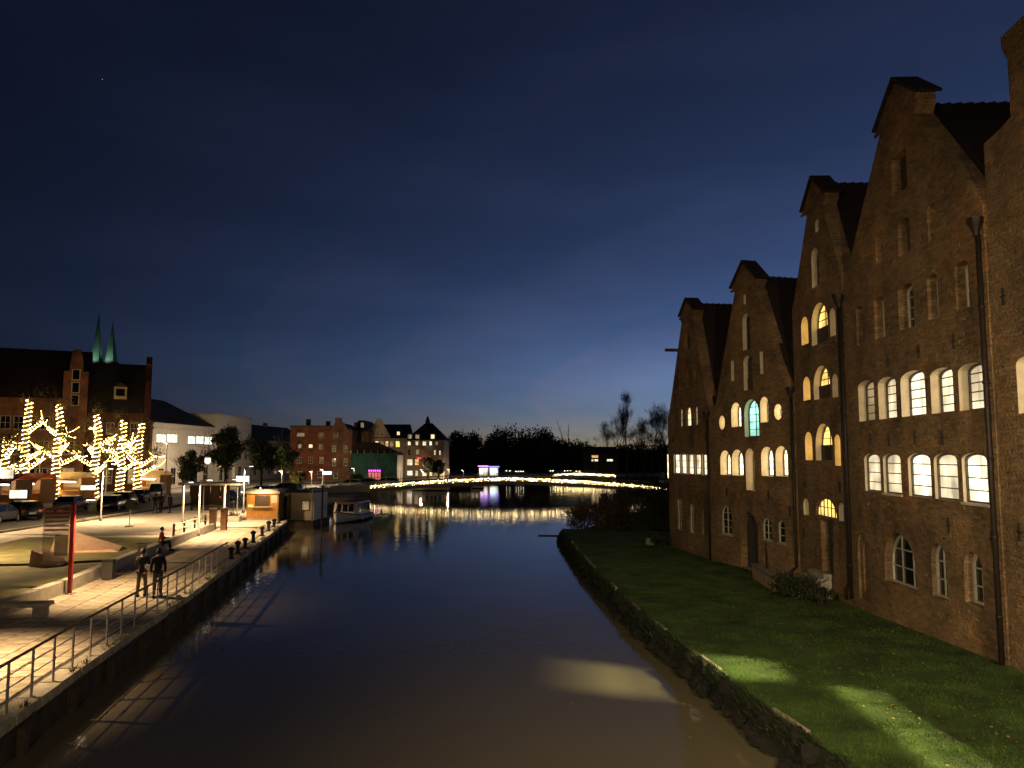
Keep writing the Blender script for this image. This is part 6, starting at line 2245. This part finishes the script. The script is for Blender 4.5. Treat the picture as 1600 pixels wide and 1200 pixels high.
point('lamp_light', (0, 0, zg_ + .4), 500, (1.0, .9, .66), .3, gl_)
ls_ = thing('lit_advert_box', 'bright white illuminated advert box behind the orange kiosk', 'sign', (gx(373, 92), 92, .95))
MB().b2(-.12, .12, -.1, .1, 0, zz(757, 92) - .95).build('stand', GREYP, ls_)
ab_ = MB().b2(-.35, 1.3, -.12, .12, zz(757, 92) - .95, zz(743, 92) - .95).build('housing', DGREY, ls_)
MB().b2(-.3, 1.25, -.14, -.121, zz(757, 92) - .9, zz(743, 92) - 1.0).build('sign_face', LIT_COOL, ls_)


# ------------------------------------------------------------------ the trees wound with fairy lights
def light_tree(label, x, y, z, top, limbs, seed, rw=.46):
    root = thing('fairy_light_tree', label, 'tree', (x, y, z), 0, 'trees wound with fairy lights')
    rr = random.Random(seed)
    b = MB()
    H_ = top - z
    pts_all = []

    def wrap(path, r0, r1, pitch, gap):
        P_ = [Vector(p) for p in path]
        lens = [0]
        for a_, b_ in zip(P_, P_[1:]):
            lens.append(lens[-1] + (b_ - a_).length)
        tot = lens[-1]
        s_, th = 0.0, rr.uniform(0, 6)
        while s_ < tot:
            j = max(i for i in range(len(lens) - 1) if lens[i] <= s_)
            f = (s_ - lens[j]) / (lens[j + 1] - lens[j])
            c = P_[j].lerp(P_[j + 1], f)
            d = (P_[j + 1] - P_[j]).normalized()
            a_ = d.orthogonal().normalized()
            b_ = d.cross(a_)
            r_ = (r0 + (r1 - r0) * s_ / tot) + rr.gauss(0, .015)
            pts_all.append(c + a_ * r_ * math.cos(th) + b_ * r_ * math.sin(th))
            dth = gap / max(r_, .08)
            th += dth
            s_ += pitch * dth / (2 * math.pi)

    trunk = [(0, 0, 0)]
    for i in range(1, 6):
        trunk.append((rr.uniform(-.18, .18), rr.uniform(-.18, .18), H_ * i / 5))
    b.tube(trunk, [.40, .37, .34, .3, .26, .12], 8)
    wrap(trunk, rw, rw * .7, .48, .075)
    ends = []
    for (z0, dx, dz, ln) in limbs:
        j = z0 / H_ * 5
        k0 = min(4, int(j))
        base = Vector(trunk[k0]).lerp(Vector(trunk[k0 + 1]), j - k0)
        dy = rr.uniform(-.6, .6)
        d = Vector((dx, dy, dz)).normalized()
        ln *= .8
        pp = [base, base + d * ln * .5 + Vector((0, 0, .1)), base + d * ln + Vector((0, 0, .35))]
        b.tube(pp, [.13, .1, .05], 6)
        wrap(pp, .24, .15, .34, .095)
        ends.append(pp[2])
    for e_ in ends + [Vector(trunk[-1])] + [Vector(t) for t in trunk[3:5]]:
        for _ in range(4):
            branches(b, e_, Vector((rr.gauss(0, .6), rr.gauss(0, .6), .9)).normalized(), 1.3, .04, 2, rr, .5, 4)
    for e_ in ends:                                   # strings hanging in the twigs
        for _ in range(3):
            a_ = e_ + Vector((rr.gauss(0, .3), rr.gauss(0, .3), rr.uniform(-.1, .5)))
            b_ = a_ + Vector((rr.gauss(0, .7), rr.gauss(0, .5), rr.uniform(-.5, .9)))
            m_ = (a_ + b_) / 2 - Vector((0, 0, .25))
            for q in range(12):
                t = q / 11
                pts_all.append(a_ * (1 - t) ** 2 + m_ * 2 * t * (1 - t) + b_ * t * t)
    b.build('trunk', BARK, root)
    link('light_string', fast_mesh('light_string', bulbs([tuple(p) for p in pts_all], .045), 3, FAIRYT), root)
    blobs = [(e_.x + rr.gauss(0, .7), e_.y + rr.gauss(0, .7), e_.z + rr.uniform(0, 1.2), rr.uniform(.5, 1.0)) for e_ in ends + [Vector(trunk[-1])] for _ in range(2)]
    link('crown', fast_mesh('crown', leaf_cloud(900, .13, blobs), 4, LEAFY), root)
    return root


TL = [(4, 82, 690, ((2.5, 1, .5, 2.2), (3.6, -1, .6, 2.0), (4.8, 1, .8, 1.6)), 'fairy-light tree cut by the picture edge'),
      (36, 86, 625, ((4.5, 1, .25, 3.2), (5.5, -1, .5, 2.4), (3.4, 1, .4, 2.4), (7.5, 1, .5, 2.6), (2.4, -1, .5, 2.2)), 'tallest fairy-light tree, second from the picture edge'),
      (86, 87, 632, ((7.2, -1, .35, 2.4), (5.2, 1, .5, 2.2), (3.9, 1, .3, 3.2), (4.6, -1, .5, 1.8), (6.4, 1, .5, 1.6)), 'fairy-light tree above the red stall awning, third from the picture edge'),
      (148, 90, 648, ((6.2, 1, .3, 2.4), (4.9, -1, .5, 1.9), (3.7, -1, .4, 2.6), (2.9, 1, .4, 2.6), (7.4, -1, .6, 1.3)), 'fairy-light tree in the middle of the lit row'),
      (187, 92, 657, ((5.8, 1, .4, 2.0), (4.9, -1, .4, 2.0), (3.2, 1, .4, 2.0), (3.9, -1, .5, 2.0)), 'fairy-light tree left of the last one in the row'),
      (215, 94, 662, ((5.2, -1, .4, 1.8), (3.6, 1, .4, 2.4), (2.6, 1, .3, 2.6), (4.4, -1, .4, 1.7)), 'last fairy-light tree of the row beside the pale corner building')]
for i, (px_, Y, tp, lim, lb) in enumerate(TL):
    light_tree(lb, gx(px_, Y), Y, 1.12, zz(tp, Y), lim, 500 + i)


def stall(label, x, y, z, w, roofm, seed, bright):
    root = thing('market_stall', label, 'market stall', (x, y, z), R(-20), 'market stalls under the fairy-light trees')
    MB().b2(-w / 2, w / 2, .9, 1.0, 0, 2.5).build('back_wall', ORANGE, root)
    for s_ in (-1, 1):
        MB().b2(s_ * w / 2 - .04, s_ * w / 2 + .04, -.9, .9, 0, 2.5).build('side_wall', ORANGE, root)
    MB().b2(-w / 2, w / 2, -.95, -.85, 0, 1.0).build('counter_front', ORANGE, root)
    MB().b2(-w / 2 - .05, w / 2 + .05, -1.15, -.7, 1.0, 1.06).build('counter', CREAMP, root)
    MB().add([(-w / 2 - .3, -1.6, 2.35), (w / 2 + .3, -1.6, 2.35), (w / 2 + .3, 0, 3.1), (-w / 2 - .3, 0, 3.1), (w / 2 + .3, 1.2, 2.5), (-w / 2 - .3, 1.2, 2.5), (-w / 2 - .3, -1.6, 2.1), (w / 2 + .3, -1.6, 2.1)], [(0, 1, 2, 3), (3, 2, 4, 5), (6, 7, 1, 0)]).build('awning', roofm, root)
    MB().b2(-w / 2 + .2, w / 2 - .2, .75, .88, 1.3, 2.3).build('shelf', CREAMP, root)
    MB().b2(-w / 2 + .2, w / 2 - .2, -1.5, -1.42, 1.98, 2.16).build('lamp_strip', bright, root)
    return root


STALLIT = glow_mat('stall_lamp', (1.0, .80, .50), 14)
AWN = mat('red_awning', (.32, .06, .04), .8, var=.15, bump=.1)
AWN2 = mat('cream_awning', (.6, .5, .36), .8, var=.15, bump=.1)
stall('red-roofed market stall at the picture edge under the lit trees', gx(12, 80), 80, 1.12, 4.4, AWN, 1, STALLIT)
stall('red-roofed market stall second from the picture edge', gx(48, 82), 82.5, 1.12, 4.0, AWN, 2, STALLIT)
stall('brightest cream-roofed market stall beneath the middle lit tree', gx(112, 88), 88, 1.12, 4.8, AWN2, 3, STALLIT)
stall('cream-roofed market stall at the end of the lit trees', gx(238, 97), 97, 1.12, 4.0, AWN2, 4, STALLIT)
for px_, py0, py1, Y, w_, lb, mm in ((29, 779, 765, 66, 1.55, 'bright white illuminated sign box over the black estate car', LIT_WB), (138, 766, 758, 84, 1.7, 'white illuminated sign box beneath the middle lit tree', LIT_WB), (8, 748, 733, 78, 1.6, 'white illuminated fascia at the picture edge', LIT_WB)):
    t_ = thing('illuminated_sign_box', lb, 'sign', (gx(px_, Y), Y, 1.0), 0, 'illuminated sign boxes on the street')
    z0, z1 = zz(py0, Y) - 1.0, zz(py1, Y) - 1.0
    MB().tube([(-.5, 0, 0), (-.5, 0, z0)], .05, 6).build('stand', GREYP, t_)
    MB().tube([(.5, 0, 0), (.5, 0, z0)], .05, 6).build('stand', GREYP, t_)
    ho = MB().b2(-w_ / 2, w_ / 2, -.1, .1, z0, z1).build('housing', DGREY, t_)
    MB().b2(-w_ / 2 + .04, w_ / 2 - .04, -.115, -.101, z0 + .04, z1 - .04).build('sign_face', mm, ho)

# evening star
stp = at(160, 124, 2600)
ev = MB().lathe([(.1, -1.6), (1.3, -.9), (1.6, 0), (1.3, .9), (.1, 1.6)], n=8).build('evening_star', glow_mat('starlight', (.8, .85, 1.0), .35, 'NONE'), None, stp)
tag(ev, 'single faint star in the dark sky', 'star')

# ------------------------------------------------------------------ the road bridge the picture is taken from (behind the camera), with its street lamps
rb_ = thing('road_bridge', 'road bridge with railing that the view is taken from', 'bridge', (0, 0, 0))
MB().b2(-30, 30, -14, -.25, 3.7, 4.55).build('deck', CONC, rb_)
MB().b2(-30, 30, -.45, -.35, 4.555, 5.55).build('parapet', CONC, rb_)
for x_, pw_ in ((-4, P_BRIDGE * 1.3), (7, P_BRIDGE)):
    t_ = thing('bridge_lamp', ('street lamp on the road bridge nearer the promenade' if x_ < 0 else 'street lamp on the road bridge near the warehouse end'), 'street lamp', (x_, -4.0, 4.555), 0, 'street lamps on the road bridge')
    MB().lathe([(.12, 0), (.1, .3), (.06, 4.9)], n=8).build('pole', GREYP, t_)
    MB().tube([(0, 0, 4.85), (0, 1.0, 5.1)], .04, 6).build('arm', GREYP, t_)
    MB().box(0, 1.3, 5.12, .25, .7, .12).build('lamp_head', GREYP, t_)
    point('lamp_light', (0, 1.3, 4.85), pw_ * .5, (1.0, .78, .45), .2, t_)
    spot('facade_fill_beam', (0, 1.3, 4.83), (12.6 - x_, 29, -5.5), pw_ * 3.4, 72, 1.0, (1.0, .78, .45), .2, t_)  # added beam aimed at the warehouses to brighten their lower fronts
# leaves drifting on the water
v = []
for _ in range(110):
    y = 11 + 26 * RNG.random() ** 1.3
    x = RNG.uniform(qx(y) + .5, bx(y) - 1)
    s_ = RNG.uniform(.03, .07)
    a = RNG.uniform(0, 6.28)
    ca, sa = math.cos(a) * s_, math.sin(a) * s_
    v += [(x - ca, y - sa, .006), (x + sa * .5, y - ca * .5, .012), (x + ca, y + sa, .006), (x - sa * .5, y + ca * .5, .01)]
tag(link('floating_leaves', fast_mesh('floating_leaves', v, 4, DRYB)), 'small pale leaves drifting on the dark river', 'leaves', kind='stuff')
